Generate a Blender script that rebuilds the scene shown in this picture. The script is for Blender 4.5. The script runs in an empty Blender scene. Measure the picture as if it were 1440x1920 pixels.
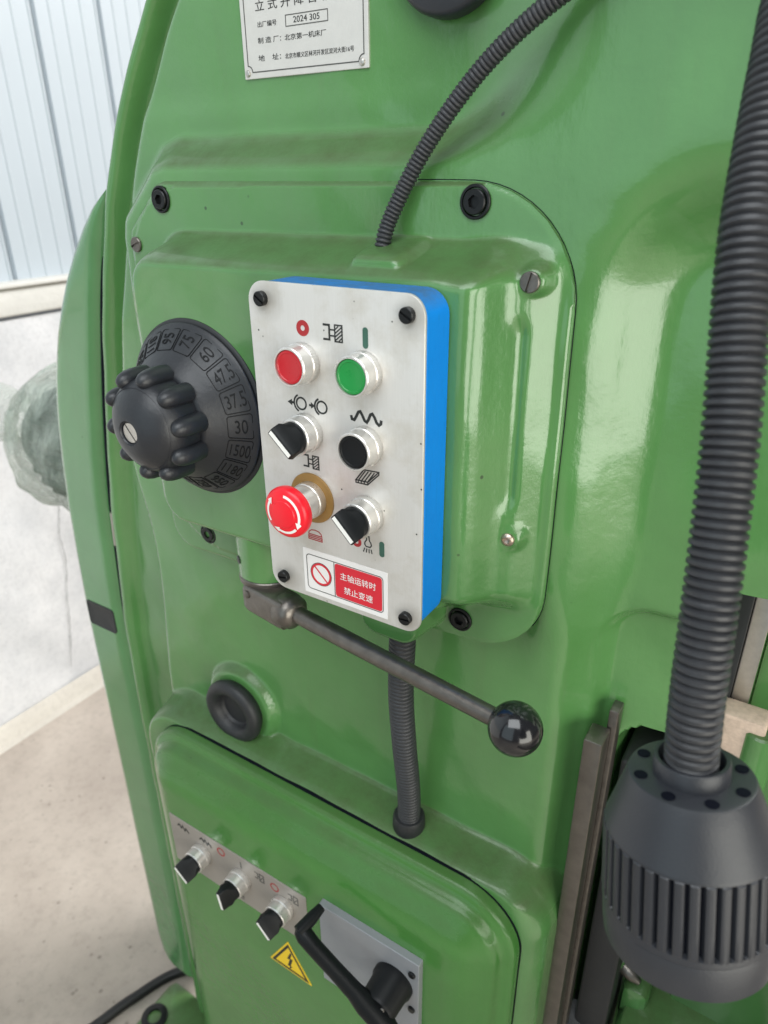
import bpy, bmesh, math, random
import numpy as np
from mathutils import Vector, Matrix, Quaternion
random.seed(7)
SC = bpy.context.scene
COL = SC.collection
R = math.radians
V = Vector

# ------------------------------------------------------------------ camera
cam_d = bpy.data.cameras.new('camera')
cam = bpy.data.objects.new('camera', cam_d)
COL.objects.link(cam)
cr, cdn, cf = V((.84198, .53944, -.00917)), V((.22589, -.36791, -.90201)), V((-.48995, .75740, -.43162))
CAM = V((.28974, -.38456, 1.44070))
m = Matrix.Identity(4)
for i in range(3):
    m[i][0], m[i][1], m[i][2], m[i][3] = cr[i], -cdn[i], -cf[i], CAM[i]
cam.matrix_world = m
cam_d.sensor_fit = 'VERTICAL'
cam_d.sensor_height = 36
cam_d.sensor_width = 27
cam_d.lens = 36 * 1323 / 1920
cam_d.clip_start = .01
cam_d.clip_end = 200
cam_d.dof.use_dof = True
cam_d.dof.focus_distance = .54
cam_d.dof.aperture_fstop = 8
SC.camera = cam

# ------------------------------------------------------------------ world and lamps
w = bpy.data.worlds.new('World')
SC.world = w
w.use_nodes = True
bg = w.node_tree.nodes['Background']
bg.inputs[0].default_value = (.93, .97, 1, 1)
bg.inputs[1].default_value = .12

def area(name, loc, target, sx, sy, power, col=(1, 1, 1)):
    d = bpy.data.lights.new(name, 'AREA')
    d.shape = 'RECTANGLE'
    d.size, d.size_y, d.energy, d.color = sx, sy, power, col
    o = bpy.data.objects.new(name, d)
    COL.objects.link(o)
    o.location = loc
    o.rotation_euler = (V(target) - V(loc)).to_track_quat('-Z', 'Y').to_euler()
    return o
area('doorway_daylight', (3.2, -1.55, 1.2), (.1, .1, 1.15), 3.0, 2.6, 108, (1, .985, .89))
area('roof_skylight', (.25, -.95, 2.75), (-.15, .1, 1.2), 1.7, 1.2, 29, (.94, .98, 1))
area('hall_haze_fill', (-.5, -3.8, 2.2), (-.1, .1, 1.5), 3.2, 4.0, 32, (.74, .93, 1))  # added lamp for haze on the upper paint, in place of pale walls
area('side_window', (2.4, 3.9, 5.0), (-1.0, .4, .2), 2.4, 2.2, 470, (1, .985, .97))

SC.view_settings.view_transform = 'Standard'
SC.view_settings.look = 'None'
SC.view_settings.gamma = 1
SC.view_settings.exposure = .16
SC.cycles.use_denoising = True
SC.cycles.max_bounces = 8
SC.cycles.transparent_max_bounces = 12

FL = -.15          # floor level

# ------------------------------------------------------------------ materials
def node_mat(name):
    m = bpy.data.materials.new(name)
    m.use_nodes = True
    nt = m.node_tree
    b = nt.nodes['Principled BSDF']
    return m, nt, b

def lnk(nt, a, b):
    nt.links.new(a, b)

def noise(nt, scale, detail=4, rough=.6, vec=None, dist=0):
    n = nt.nodes.new('ShaderNodeTexNoise')
    n.inputs['Scale'].default_value = scale
    n.inputs['Detail'].default_value = detail
    n.inputs['Roughness'].default_value = rough
    n.inputs['Distortion'].default_value = dist
    if vec is not None:
        lnk(nt, vec, n.inputs['Vector'])
    return n.outputs[0]

def ramp(nt, fac, p0, p1, c0=(0, 0, 0, 1), c1=(1, 1, 1, 1)):
    r = nt.nodes.new('ShaderNodeValToRGB')
    r.color_ramp.elements[0].position, r.color_ramp.elements[1].position = p0, p1
    r.color_ramp.elements[0].color, r.color_ramp.elements[1].color = c0, c1
    lnk(nt, fac, r.inputs[0])
    return r.outputs[0]

def mix(nt, fac, a, b, mode='MIX'):
    n = nt.nodes.new('ShaderNodeMix')
    n.data_type = 'RGBA'
    n.blend_type = mode
    for sock, v in ((n.inputs[0], fac), (n.inputs[6], a), (n.inputs[7], b)):
        if hasattr(v, 'is_output'):
            lnk(nt, v, sock)
        elif isinstance(v, (int, float)):
            sock.default_value = v
        else:
            sock.default_value = (*v, 1)
    return n.outputs[2]

def math_n(nt, op, a, b=0):
    n = nt.nodes.new('ShaderNodeMath')
    n.operation = op
    for i, v in enumerate((a, b)):
        if hasattr(v, 'is_output'):
            lnk(nt, v, n.inputs[i])
        else:
            n.inputs[i].default_value = v
    return n.outputs[0]

def bump(nt, b, h, dist, strength=1, prev=None):
    n = nt.nodes.new('ShaderNodeBump')
    n.inputs['Distance'].default_value = dist
    n.inputs['Strength'].default_value = strength
    lnk(nt, h, n.inputs['Height'])
    if prev is not None:
        lnk(nt, prev, n.inputs['Normal'])
    lnk(nt, n.outputs[0], b.inputs['Normal'])
    return n.outputs[0]

def pos(nt):
    return nt.nodes.new('ShaderNodeNewGeometry').outputs['Position']

def stretch(nt, vec, s):
    n = nt.nodes.new('ShaderNodeMapping')
    n.inputs['Scale'].default_value = s
    lnk(nt, vec, n.inputs[0])
    return n.outputs[0]

def plain(name, col, rough=.5, metal=0, coat=0, var=.12, vscale=60, bmp=0, bscale=300, rvar=.08, alpha=None):
    m, nt, b = node_mat(name)
    p = pos(nt)
    n = noise(nt, vscale, 4, .6, p)
    dark = tuple(c * (1 - var) for c in col)
    lite = tuple(min(1, c * (1 + var)) for c in col)
    lnk(nt, mix(nt, n, dark, lite), b.inputs['Base Color'])
    n2 = noise(nt, vscale * 2.3, 3, .6, p)
    rr = nt.nodes.new('ShaderNodeMapRange')
    rr.inputs[3].default_value, rr.inputs[4].default_value = max(.02, rough - rvar), min(1, rough + rvar)
    lnk(nt, n2, rr.inputs[0])
    lnk(nt, rr.outputs[0], b.inputs['Roughness'])
    b.inputs['Metallic'].default_value = metal
    b.inputs['Coat Weight'].default_value = coat
    b.inputs['Coat Roughness'].default_value = .12
    if bmp:
        bump(nt, b, noise(nt, bscale, 3, .6, p), bmp)
    return m

def green_paint(name, base=(.081, .220, .064), dust=1.0, gloss=1.0):
    m, nt, b = node_mat(name)
    g = nt.nodes.new('ShaderNodeNewGeometry')
    p = g.outputs['Position']
    c = mix(nt, ramp(nt, noise(nt, 7, 5, .6, p), .3, .7), tuple(x * .9 for x in base), tuple(x * 1.1 for x in base))
    # settled dust and oily grime lying on upward faces
    sep = nt.nodes.new('ShaderNodeSeparateXYZ')
    lnk(nt, g.outputs['Normal'], sep.inputs[0])
    up = ramp(nt, sep.outputs[2], .22, .66)
    gr = ramp(nt, noise(nt, 28, 8, .72, stretch(nt, p, (1, 1, 1))), .38, .72)
    fac = math_n(nt, 'MULTIPLY', math_n(nt, 'MULTIPLY', up, math_n(nt, 'ADD', math_n(nt, 'MULTIPLY', gr, .4), .42)), dust)
    c = mix(nt, fac, c, (.062, .085, .034))
    # chips and specks
    vo = nt.nodes.new('ShaderNodeTexVoronoi')
    vo.inputs['Scale'].default_value = 26
    lnk(nt, p, vo.inputs['Vector'])
    sp = ramp(nt, vo.outputs['Distance'], .03, .05, (1, 1, 1, 1), (0, 0, 0, 1))
    rare = ramp(nt, noise(nt, 9, 2, .5, p), .53, .58)
    c = mix(nt, math_n(nt, 'MULTIPLY', math_n(nt, 'MULTIPLY', sp, rare), .75), c, (.015, .03, .014))
    # faint vertical grime runs
    run = ramp(nt, noise(nt, 1, 6, .65, stretch(nt, p, (46, 46, 3))), .56, .78)
    c = mix(nt, math_n(nt, 'MULTIPLY', run, .13), c, (.09, .10, .05))
    lnk(nt, c, b.inputs['Base Color'])
    rr = nt.nodes.new('ShaderNodeMapRange')
    rr.inputs[3].default_value, rr.inputs[4].default_value = .12, .28
    lnk(nt, noise(nt, 16, 6, .7, p), rr.inputs[0])
    rsum = math_n(nt, 'ADD', rr.outputs[0], math_n(nt, 'MULTIPLY', fac, .35))
    lnk(nt, rsum, b.inputs['Roughness'])
    b.inputs['IOR'].default_value = 1.58 if gloss > .9 else 1.46
    lnk(nt, math_n(nt, 'MULTIPLY', math_n(nt, 'SUBTRACT', 1, fac), .6 * gloss), b.inputs['Coat Weight'])
    lnk(nt, math_n(nt, 'SUBTRACT', .5, math_n(nt, 'MULTIPLY', fac, .35)), b.inputs['Specular IOR Level'])
    b.inputs['Coat Roughness'].default_value = .07
    n1 = bump(nt, b, noise(nt, 14, 3, .5, p), .0035, .55)
    n2 = bump(nt, b, noise(nt, 42, 3, .6, stretch(nt, p, (1, 1, .45))), .0007, .5, n1)
    n3 = bump(nt, b, noise(nt, 210, 3, .55, p), .00034, .6, n2)
    n4 = bump(nt, b, noise(nt, 1, 4, .6, stretch(nt, p, (420, 420, 60))), .00016, .6, n3)
    return m

M = {}
M['green'] = green_paint('green_machine_paint')
M['green_guard'] = green_paint('pale_green_guard_paint', (.090, .240, .090), .5)
M['green_shaded'] = green_paint('green_paint_shaded', (.060, .195, .042), .7, .35)  # same green paint, coloured darker and duller for the dim light there
M['black_rubber'] = plain('black_rubber', (.017, .018, .020), .5, 0, 0, .25, 40, .0002, 500)
M['black_gloss'] = plain('black_bakelite', (.012, .012, .014), .16, 0, .4, .2, 30)
M['dial_black'] = plain('dial_black_plastic', (.019, .0205, .025), .40, 0, .0, .25, 45, .0002, 260)
M['dial_mark'] = plain('dial_mark_black', (.0065, .007, .008), .6, 0, 0, .1, 60)
M['conduit'] = plain('conduit_grey_plastic', (.028, .029, .033), .46, 0, 0, .25, 35, .0001, 600)
M['lamp_plastic'] = plain('lamp_grey_plastic', (.026, .028, .034), .40, 0, 0, .10, 25, .00015, 900)
M['slot_dark'] = plain('slot_dark', (.006, .007, .012), .6)  # near-black colour for the shade in lamp slots, vent holes and door gaps
M['bolt'] = plain('black_oxide_steel', (.014, .015, .016), .33, .5, 0, .3, 200)
M['steel'] = plain('worn_steel', (.185, .168, .150), .38, .9, 0, .3, 70, .0003, 160)
M['dark_steel'] = plain('dark_worn_steel', (.175, .158, .142), .36, .85, 0, .45, 80, .0004, 130)
M['zinc'] = plain('zinc_screw', (.55, .52, .48), .32, .9, 0, .2, 150)
M['bezel'] = plain('satin_aluminium', (.74, .72, .69), .30, .75, 0, .12, 90, .0001, 400)
def blue_mat():
    m, nt, b = node_mat('blue_box_paint')
    p = pos(nt)
    c = mix(nt, noise(nt, 22, 6, .7, p), (.001, .205, .72), (.003, .275, .86))
    ru = ramp(nt, noise(nt, 1, 6, .7, stretch(nt, p, (260, 260, 22))), .60, .74)
    c = mix(nt, math_n(nt, 'MULTIPLY', ru, .55), c, (.012, .10, .30))
    gm = nt.nodes.new('ShaderNodeNewGeometry')
    sp_ = nt.nodes.new('ShaderNodeSeparateXYZ')
    lnk(nt, gm.outputs['Normal'], sp_.inputs[0])
    du = math_n(nt, 'MULTIPLY', ramp(nt, sp_.outputs[2], .3, .9), math_n(nt, 'ADD', .35, math_n(nt, 'MULTIPLY', ramp(nt, noise(nt, 60, 7, .75, p), .4, .7), .5)))
    c = mix(nt, du, c, (.075, .12, .16))
    lnk(nt, c, b.inputs['Base Color'])
    b.inputs['Roughness'].default_value = .5
    b.inputs['Specular IOR Level'].default_value = .22
    bump(nt, b, noise(nt, 250, 3, .6, p), .0002)
    return m
M['blue'] = blue_mat()
M['red_cap'] = plain('red_button_plastic', (.46, .008, .016), .30, 0, .2, .16, 60)
M['green_cap'] = plain('green_button_plastic', (.008, .24, .045), .30, 0, .2, .16, 60)
M['black_cap'] = plain('black_button_plastic', (.006, .007, .008), .42, 0, 0, .2, 60)
M['red_stop'] = plain('red_stop_plastic', (.80, .006, .020), .33, 0, .1, .08, 40)
M['white'] = plain('white_print', (.80, .79, .76), .5, 0, 0, .05, 60)
M['ink'] = plain('black_ink', (.014, .016, .015), .5, 0, 0, .2, 120)
M['ink_grey'] = plain('grey_ink', (.07, .07, .065), .55, 0, 0, .3, 200)
M['ink_red'] = plain('dark_red_ink', (.34, .018, .022), .5, 0, 0, .2, 120)
M['ink_green'] = plain('dark_green_ink', (.035, .105, .075), .5, 0, 0, .2, 120)
M['sticker_red'] = plain('sticker_red', (.62, .018, .035), .4, 0, 0, .08, 90)
M['sticker_white'] = plain('sticker_white', (.78, .76, .75), .4, 0, 0, .05, 60)
M['tan'] = plain('tan_washer', (.30, .17, .045), .5, 0, 0, .2, 90)
M['yellow'] = plain('hazard_yellow', (.80, .55, .012), .4, 0, 0, .08, 60)
M['grey_plate'] = plain('grey_switch_plate', (.26, .27, .29), .42, .1, 0, .08, 40)
M['beige'] = plain('beige_raw_casting', (.55, .42, .33), .8, 0, 0, .35, 160, .0006, 300)
M['cable_black'] = plain('cable_black', (.010, .010, .011), .5)
M['curb'] = plain('white_curb', (.66, .65, .61), .7, 0, 0, .12, 14, .002, 60)
M['wall_sheet'] = plain('white_wall_sheet', (.47, .525, .57), .45, 0, 0, .05, 2.5)
M['pipe_oil'] = plain('brass_nipple', (.5, .40, .33), .35, .9)

for k_, v_ in (('slot_dark', .05), ('dial_mark', .25), ('black_cap', .22)):
    M[k_].node_tree.nodes['Principled BSDF'].inputs['Specular IOR Level'].default_value = v_

def panel_metal():
    m, nt, b = node_mat('brushed_face_plate')
    p = pos(nt)
    n = noise(nt, 1, 5, .6, stretch(nt, p, (900, 900, 35)))
    c = mix(nt, n, (.60, .585, .56), (.69, .675, .655))
    st = ramp(nt, noise(nt, 24, 8, .72, p), .46, .74)
    c = mix(nt, math_n(nt, 'MULTIPLY', st, .50), c, (.40, .35, .26))
    vo = nt.nodes.new('ShaderNodeTexVoronoi')
    vo.inputs['Scale'].default_value = 130
    lnk(nt, p, vo.inputs['Vector'])
    sp = ramp(nt, vo.outputs['Distance'], .07, .11, (1, 1, 1, 1), (0, 0, 0, 1))
    rare = ramp(nt, noise(nt, 48, 2, .5, p), .56, .60)
    c = mix(nt, math_n(nt, 'MULTIPLY', sp, rare), c, (.03, .03, .025))
    # greasy brown halos around the fixing screws
    for (sx, sz) in ((-.0592, 1.3630), (.0606, 1.3620), (-.0585, 1.1378), (.0602, 1.1380)):
        d = nt.nodes.new('ShaderNodeVectorMath')
        d.operation = 'DISTANCE'
        lnk(nt, p, d.inputs[0])
        d.inputs[1].default_value = (sx + .004, 0, sz - .001)
        f = ramp(nt, math_n(nt, 'ADD', d.outputs['Value'], math_n(nt, 'MULTIPLY', noise(nt, 160, 4, .6, p), .006)), .008, .020, (1, 1, 1, 1), (0, 0, 0, 1))
        c = mix(nt, math_n(nt, 'MULTIPLY', f, .38), c, (.17, .14, .09))
    lnk(nt, c, b.inputs['Base Color'])
    b.inputs['Metallic'].default_value = .35
    b.inputs['Roughness'].default_value = .42
    bump(nt, b, n, .0002, .3)
    return m
M['face_plate'] = panel_metal()
M['name_metal'] = plain('etched_name_plate', (.62, .60, .57), .40, .35, 0, .08, 90, .0001, 700)
M['strip_metal'] = plain('knob_strip_metal', (.34, .31, .28), .42, .35, 0, .08, 40)

def floor_mat(name, a, bcol, scale, rough, spots=True):
    m, nt, b = node_mat(name)
    p = pos(nt)
    c = mix(nt, ramp(nt, noise(nt, scale, 8, .65, p), .3, .7), a, bcol)
    c = mix(nt, math_n(nt, 'MULTIPLY', ramp(nt, noise(nt, scale * 14, 6, .75, p), .48, .72), .35), c, tuple(x * .62 for x in a))
    if spots:
        vo = nt.nodes.new('ShaderNodeTexVoronoi')
        vo.inputs['Scale'].default_value = 38
        lnk(nt, p, vo.inputs['Vector'])
        sp = ramp(nt, vo.outputs['Distance'], .10, .22, (1, 1, 1, 1), (0, 0, 0, 1))
        rare = ramp(nt, noise(nt, 17, 3, .6, p), .52, .60)
        c = mix(nt, math_n(nt, 'MULTIPLY', math_n(nt, 'MULTIPLY', sp, rare), .55), c, (.10, .085, .07))
    lnk(nt, c, b.inputs['Base Color'])
    rr = nt.nodes.new('ShaderNodeMapRange')
    rr.inputs[3].default_value, rr.inputs[4].default_value = rough - .1, rough + .15
    lnk(nt, noise(nt, scale * 2, 5, .6, p), rr.inputs[0])
    lnk(nt, rr.outputs[0], b.inputs['Roughness'])
    bump(nt, b, noise(nt, scale * 20, 6, .7, p), .003, .5)
    return m
M['concrete'] = floor_mat('concrete_floor', (.37, .315, .27), (.52, .455, .395), 3.2, .6)
M['pale_floor'] = floor_mat('pale_grey_floor', (.25, .253, .262), (.40, .405, .415), 4.4, .42, False)
M['plaster'] = floor_mat('whitewashed_plaster', (.60, .61, .63), (.80, .80, .81), 5.5, .62, False)
M['strip_floor'] = floor_mat('pale_joint', (.55, .51, .45), (.68, .64, .57), 5, .6, False)

def film_mat():
    m, nt, b = node_mat('plastic_wrap')
    p = pos(nt)
    b.inputs['Base Color'].default_value = (.46, .52, .46, 1)
    b.inputs['Roughness'].default_value = .14
    b.inputs['IOR'].default_value = 1.4
    t = nt.nodes.new('ShaderNodeBsdfTransparent')
    t.inputs[0].default_value = (.93, .95, .92, 1)
    mx = nt.nodes.new('ShaderNodeMixShader')
    f = ramp(nt, noise(nt, 7, 6, .62, stretch(nt, p, (1.6, 1, .7)), 3.2), .36, .66, (.22, .22, .22, 1), (.78, .78, .78, 1))
    lnk(nt, f, mx.inputs[0])
    lnk(nt, t.outputs[0], mx.inputs[1])
    lnk(nt, b.outputs[0], mx.inputs[2])
    lnk(nt, mx.outputs[0], nt.nodes['Material Output'].inputs[0])
    bump(nt, b, noise(nt, 12, 4, .55, stretch(nt, p, (1.6, 1, .7)), 3.5), .02, .9)
    return m
M['film'] = film_mat()
M['motor'] = plain('motor_grey_green', (.11, .15, .12), .5, 0, 0, .3, 9)

# ------------------------------------------------------------------ object helpers
ROOT = {}

def link(name, me, parent=None, loc=(0, 0, 0)):
    o = bpy.data.objects.new(name, me)
    COL.objects.link(o)
    if parent is not None:
        o.parent = parent
    o.location = loc
    return o

def thing(name, label, cat, loc, group=None):
    o = bpy.data.objects.new(name, None)
    o.empty_display_size = .05
    COL.objects.link(o)
    o.location = loc
    ROOT[o.name] = V(loc)
    o['label'], o['category'] = label, cat
    if group:
        o['group'] = group
    return o

def base_of(parent):
    p, b = parent, V((0, 0, 0))
    while p is not None:
        b = b + p.location
        p = p.parent
    return b

def mesh(name, verts, faces, mats, smooth=True, angle=38, fmat=None):
    me = bpy.data.meshes.new(name)
    me.from_pydata([tuple(v) for v in verts], [], faces)
    mats = mats if isinstance(mats, (list, tuple)) else [mats]
    for k in mats:
        me.materials.append(M[k])
    if fmat:
        me.polygons.foreach_set('material_index', fmat)
    if smooth:
        me.polygons.foreach_set('use_smooth', [True] * len(me.polygons))
        me.set_sharp_from_angle(angle=R(angle))
    me.update()
    return me

def obj(name, vf, mats, parent=None, smooth=True, angle=38, fmat=None):
    verts, faces = vf
    b = base_of(parent)
    return link(name, mesh(name, [V(v) - b for v in verts], faces, mats, smooth, angle, fmat), parent)

def inst(name, me, parent, loc, rot=None):
    o = link(name, me, parent, V(loc) - base_of(parent))
    if rot is not None:
        o.rotation_mode = 'QUATERNION'
        o.rotation_quaternion = rot
    return o

def join(*parts):
    vs, fs = [], []
    for v, f in parts:
        o = len(vs)
        vs += list(v)
        fs += [tuple(i + o for i in q) for q in f]
    return vs, fs

def frame(axis):
    a = V(axis).normalized()
    t = V((0, 0, 1)) if abs(a.z) < .9 else V((1, 0, 0))
    u = a.cross(t).normalized()
    return a, u, a.cross(u).normalized()

def lathe(prof, o=(0, 0, 0), axis=(0, -1, 0), segs=48, mod=None, cap0=True, cap1=True):
    """prof: (radius, height along axis)"""
    a, u, v = frame(axis)
    o = V(o)
    vs, fs = [], []
    for j, (r, h) in enumerate(prof):
        for i in range(segs):
            t = 2 * math.pi * i / segs
            rr = r + (mod(j, i) if mod else 0)
            vs.append(o + a * h + (u * math.cos(t) + v * math.sin(t)) * rr)
    for j in range(len(prof) - 1):
        for i in range(segs):
            k = (i + 1) % segs
            fs.append((j * segs + i, j * segs + k, (j + 1) * segs + k, (j + 1) * segs + i))
    if cap0:
        fs.append(tuple(range(segs - 1, -1, -1)))
    if cap1:
        fs.append(tuple((len(prof) - 1) * segs + i for i in range(segs)))
    # u x v = -a or a : orient outward
    if u.cross(v).dot(a) < 0:
        fs = [tuple(reversed(f)) for f in fs]
    return vs, fs

def tube(path, rad, segs=20, caps=True):
    """path: list of points, rad: number or list"""
    P = [V(p) for p in path]
    n = len(P)
    rad = rad if isinstance(rad, (list, tuple, np.ndarray)) else [rad] * n
    T = [(P[min(i + 1, n - 1)] - P[max(i - 1, 0)]).normalized() for i in range(n)]
    u = T[0].orthogonal().normalized()
    vs, fs = [], []
    for i in range(n):
        if i:
            u = (u - T[i] * u.dot(T[i])).normalized()
        v = T[i].cross(u)
        for k in range(segs):
            t = 2 * math.pi * k / segs
            vs.append(P[i] + (u * math.cos(t) + v * math.sin(t)) * rad[i])
    for i in range(n - 1):
        for k in range(segs):
            q = (k + 1) % segs
            fs.append((i * segs + k, i * segs + q, (i + 1) * segs + q, (i + 1) * segs + k))
    if caps:
        fs.append(tuple(range(segs - 1, -1, -1)))
        fs.append(tuple((n - 1) * segs + k for k in range(segs)))
    return vs, fs

def spline(pts, n):
    """Catmull-Rom through pts, n samples evenly spaced by arc length"""
    P = [V(p) for p in pts]
    P = [P[0] * 2 - P[1]] + P + [P[-1] * 2 - P[-2]]
    out = []
    for i in range(1, len(P) - 2):
        for k in range(40):
            t = k / 40
            a, b, c, d = P[i - 1], P[i], P[i + 1], P[i + 2]
            out.append(.5 * ((2 * b) + (c - a) * t + (2 * a - 5 * b + 4 * c - d) * t * t + (3 * b - a - 3 * c + d) * t ** 3))
    out.append(P[-2])
    L = [0]
    for i in range(1, len(out)):
        L.append(L[-1] + (out[i] - out[i - 1]).length)
    res, j = [], 0
    for k in range(n):
        s = L[-1] * k / (n - 1)
        while j < len(L) - 2 and L[j + 1] < s:
            j += 1
        f = (s - L[j]) / max(1e-9, L[j + 1] - L[j])
        res.append(out[j].lerp(out[j + 1], min(1, f)))
    return res, L[-1]

def corrugated(pts, r, pitch, depth, segs=28, sub=8):
    _, L = spline(pts, 10)
    nr = int(L / pitch)
    path, _ = spline(pts, nr * sub + 1)
    rad = []
    for i in range(len(path)):
        ph = (i % sub) / sub
        s = .5 + .5 * math.cos(2 * math.pi * ph)
        jit = random.uniform(-.04, .04) * depth
        rad.append(r - depth * (1 - min(1, s * 1.5) ** .6) + jit)
    return tube(path, rad, segs)

def rrect(x0, x1, z0, z1, r, n=6):
    """rounded rectangle outline, counter-clockwise in (X, Z)"""
    r = max(1e-5, min(r, (x1 - x0) / 2 - 1e-5, (z1 - z0) / 2 - 1e-5))
    pts = []
    for cx, cz, a0 in ((x1 - r, z1 - r, 0), (x0 + r, z1 - r, 90), (x0 + r, z0 + r, 180), (x1 - r, z0 + r, 270)):
        for k in range(n + 1):
            a = R(a0 + 90 * k / n)
            pts.append((cx + r * math.cos(a), cz + r * math.sin(a)))
    return pts

def loft(rings, cap0=True, cap1=True):
    """rings: lists of 3D points with the same count, counter-clockwise seen from -Y, back to front"""
    n = len(rings[0])
    vs = [p for r in rings for p in r]
    fs = []
    for j in range(len(rings) - 1):
        for i in range(n):
            k = (i + 1) % n
            fs.append((j * n + i, j * n + k, (j + 1) * n + k, (j + 1) * n + i))
    if cap0:
        fs.append(tuple(range(n - 1, -1, -1)))
    if cap1:
        fs.append(tuple((len(rings) - 1) * n + i for i in range(n)))
    return vs, fs

def slab(x0, x1, z0, z1, r, prof, n=6):
    """prof: (inset, y) from back to front"""
    return loft([[(x, y, z) for x, z in rrect(x0 + i, x1 - i, z0 + i, z1 - i, max(.0004, r - i), n)] for i, y in prof])

def box(x0, x1, y0, y1, z0, z1, bev=.001):
    pr = [(bev, y1), (bev * .3, y1 - bev * .3), (0, y1 - bev), (0, y0 + bev), (bev * .3, y0 + bev * .3), (bev, y0)]
    return slab(x0, x1, z0, z1, bev * 1.2, pr, 3)

def offset(poly, d):
    """inset a counter-clockwise polygon by d (simple normals)"""
    n = len(poly)
    out = []
    for i in range(n):
        p0, p, p1 = V(poly[i - 1]).to_2d(), V(poly[i]).to_2d(), V(poly[(i + 1) % n]).to_2d()
        e0, e1 = (p - p0).normalized(), (p1 - p).normalized()
        n0, n1 = V((-e0.y, e0.x)), V((-e1.y, e1.x))
        bis = (n0 + n1)
        k = max(.35, bis.length_squared / 2)
        out.append(tuple(p + bis * (d / (2 * k)) * 1.0 if False else p + bis.normalized() * d / max(.5, math.sqrt(k))))
    return out

def polyprism(poly, prof):
    return loft([[(x, y, z) for x, z in offset(poly, i)] for i, y in prof])

INK = [0]

def stroke(pts, wd, y, closed=False, th=.00018):
    """flat ribbon on a plane facing -Y; pts in (X, Z)"""
    INK[0] += 1
    y = y - (INK[0] % 7) * 1.2e-5
    P = [V(p).to_2d() for p in pts]
    n = len(P)
    Lf, Rt = [], []
    for i in range(n):
        a = P[i - 1] if (i or closed) else None
        b = P[(i + 1) % n] if (i < n - 1 or closed) else None
        if a is None:
            d = (b - P[i]).normalized(); nn = V((-d.y, d.x)); k = 1
        elif b is None:
            d = (P[i] - a).normalized(); nn = V((-d.y, d.x)); k = 1
        else:
            d0, d1 = (P[i] - a).normalized(), (b - P[i]).normalized()
            nn = V((-d0.y - d1.y, d0.x + d1.x))
            nn = nn.normalized() if nn.length > 1e-6 else V((-d0.y, d0.x))
            k = 1 / max(.45, nn.dot(V((-d0.y, d0.x))))
        Lf.append(P[i] + nn * wd / 2 * k)
        Rt.append(P[i] - nn * wd / 2 * k)
    vs = []
    for l, r_ in zip(Lf, Rt):
        vs += [(l.x, y - th, l.y), (r_.x, y - th, r_.y), (l.x, y + .0001, l.y), (r_.x, y + .0001, r_.y)]
    fs = []
    m_ = n if closed else n - 1
    for i in range(m_):
        a, b = 4 * i, 4 * ((i + 1) % n)
        fs += [(a, a + 1, b + 1, b), (a + 2, a, b, b + 2), (a + 1, a + 3, b + 3, b + 1)]
    return vs, fs

def plate2(poly, y, th=.00018):
    INK[0] += 1
    y = y - (INK[0] % 7) * 1.2e-5
    return loft([[(x, y + .0001, z) for x, z in poly], [(x, y - th, z) for x, z in poly]])

def circ(cx, cz, r, n=28, a0=0, a1=360, rz=None):
    rz = rz or r
    k = n if a1 - a0 >= 360 else n + 1
    return [(cx + r * math.cos(R(a0 + (a1 - a0) * i / n)), cz + rz * math.sin(R(a0 + (a1 - a0) * i / n))) for i in range(k)]

def text2d(s, bold=0, th=.02):
    cu = bpy.data.curves.new('lettering', 'FONT')
    cu.body = s
    cu.extrude = th
    cu.offset = bold
    cu.resolution_u = 3
    o = bpy.data.objects.new('lettering', cu)
    COL.objects.link(o)
    dg = bpy.context.evaluated_depsgraph_get()
    me = bpy.data.meshes.new_from_object(o.evaluated_get(dg))
    vs = [v.co.copy() for v in me.vertices]
    fs = [tuple(p.vertices) for p in me.polygons]
    bpy.data.objects.remove(o)
    bpy.data.curves.remove(cu)
    bpy.data.meshes.remove(me)
    return vs, fs

def text_fit(s, x0, x1, z0, z1, y, bold=0, keep=False, slant=0):
    """lettering fitted into a rectangle on a plane facing -Y"""
    vs, fs = text2d(s, bold)
    ax, bx = min(v.x for v in vs), max(v.x for v in vs)
    az, bz = min(v.y for v in vs), max(v.y for v in vs)
    sx, sz = (x1 - x0) / (bx - ax), (z1 - z0) / (bz - az)
    if keep:
        sx = sz = min(sx, sz)
    out = [(x0 + (v.x - ax) * sx + slant * (v.y - az) * sz, y - .00006 - (v.z + .02) * .004, z0 + (v.y - az) * sz) for v in vs]
    return out, fs

def sm(a, b, x):
    t = np.clip((x - a) / (b - a), 0, 1)
    return t * t * t * (t * (6 * t - 15) + 10)

def smin(a, b, k):
    h = np.clip(.5 + .5 * (b - a) / k, 0, 1)
    return b * (1 - h) + a * h - k * h * (1 - h)

def smax(a, b, k):
    return -smin(-a, -b, k)

def poly_sdf(X, Z, poly):
    d = np.full(X.shape, 1e9)
    s = np.ones(X.shape)
    n = len(poly)
    for i in range(n):
        ax, az = poly[i]
        bx, bz = poly[i - 1]
        ex, ez = bx - ax, bz - az
        wx, wz = X - ax, Z - az
        t = np.clip((wx * ex + wz * ez) / (ex * ex + ez * ez), 0, 1)
        d = np.minimum(d, (wx - ex * t) ** 2 + (wz - ez * t) ** 2)
        c1, c2, c3 = Z >= az, Z < bz, ex * wz > ez * wx
        flip = (c1 & c2 & c3) | (~c1 & ~c2 & ~c3)
        s = np.where(flip, -s, s)
    return s * np.sqrt(d)

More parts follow.
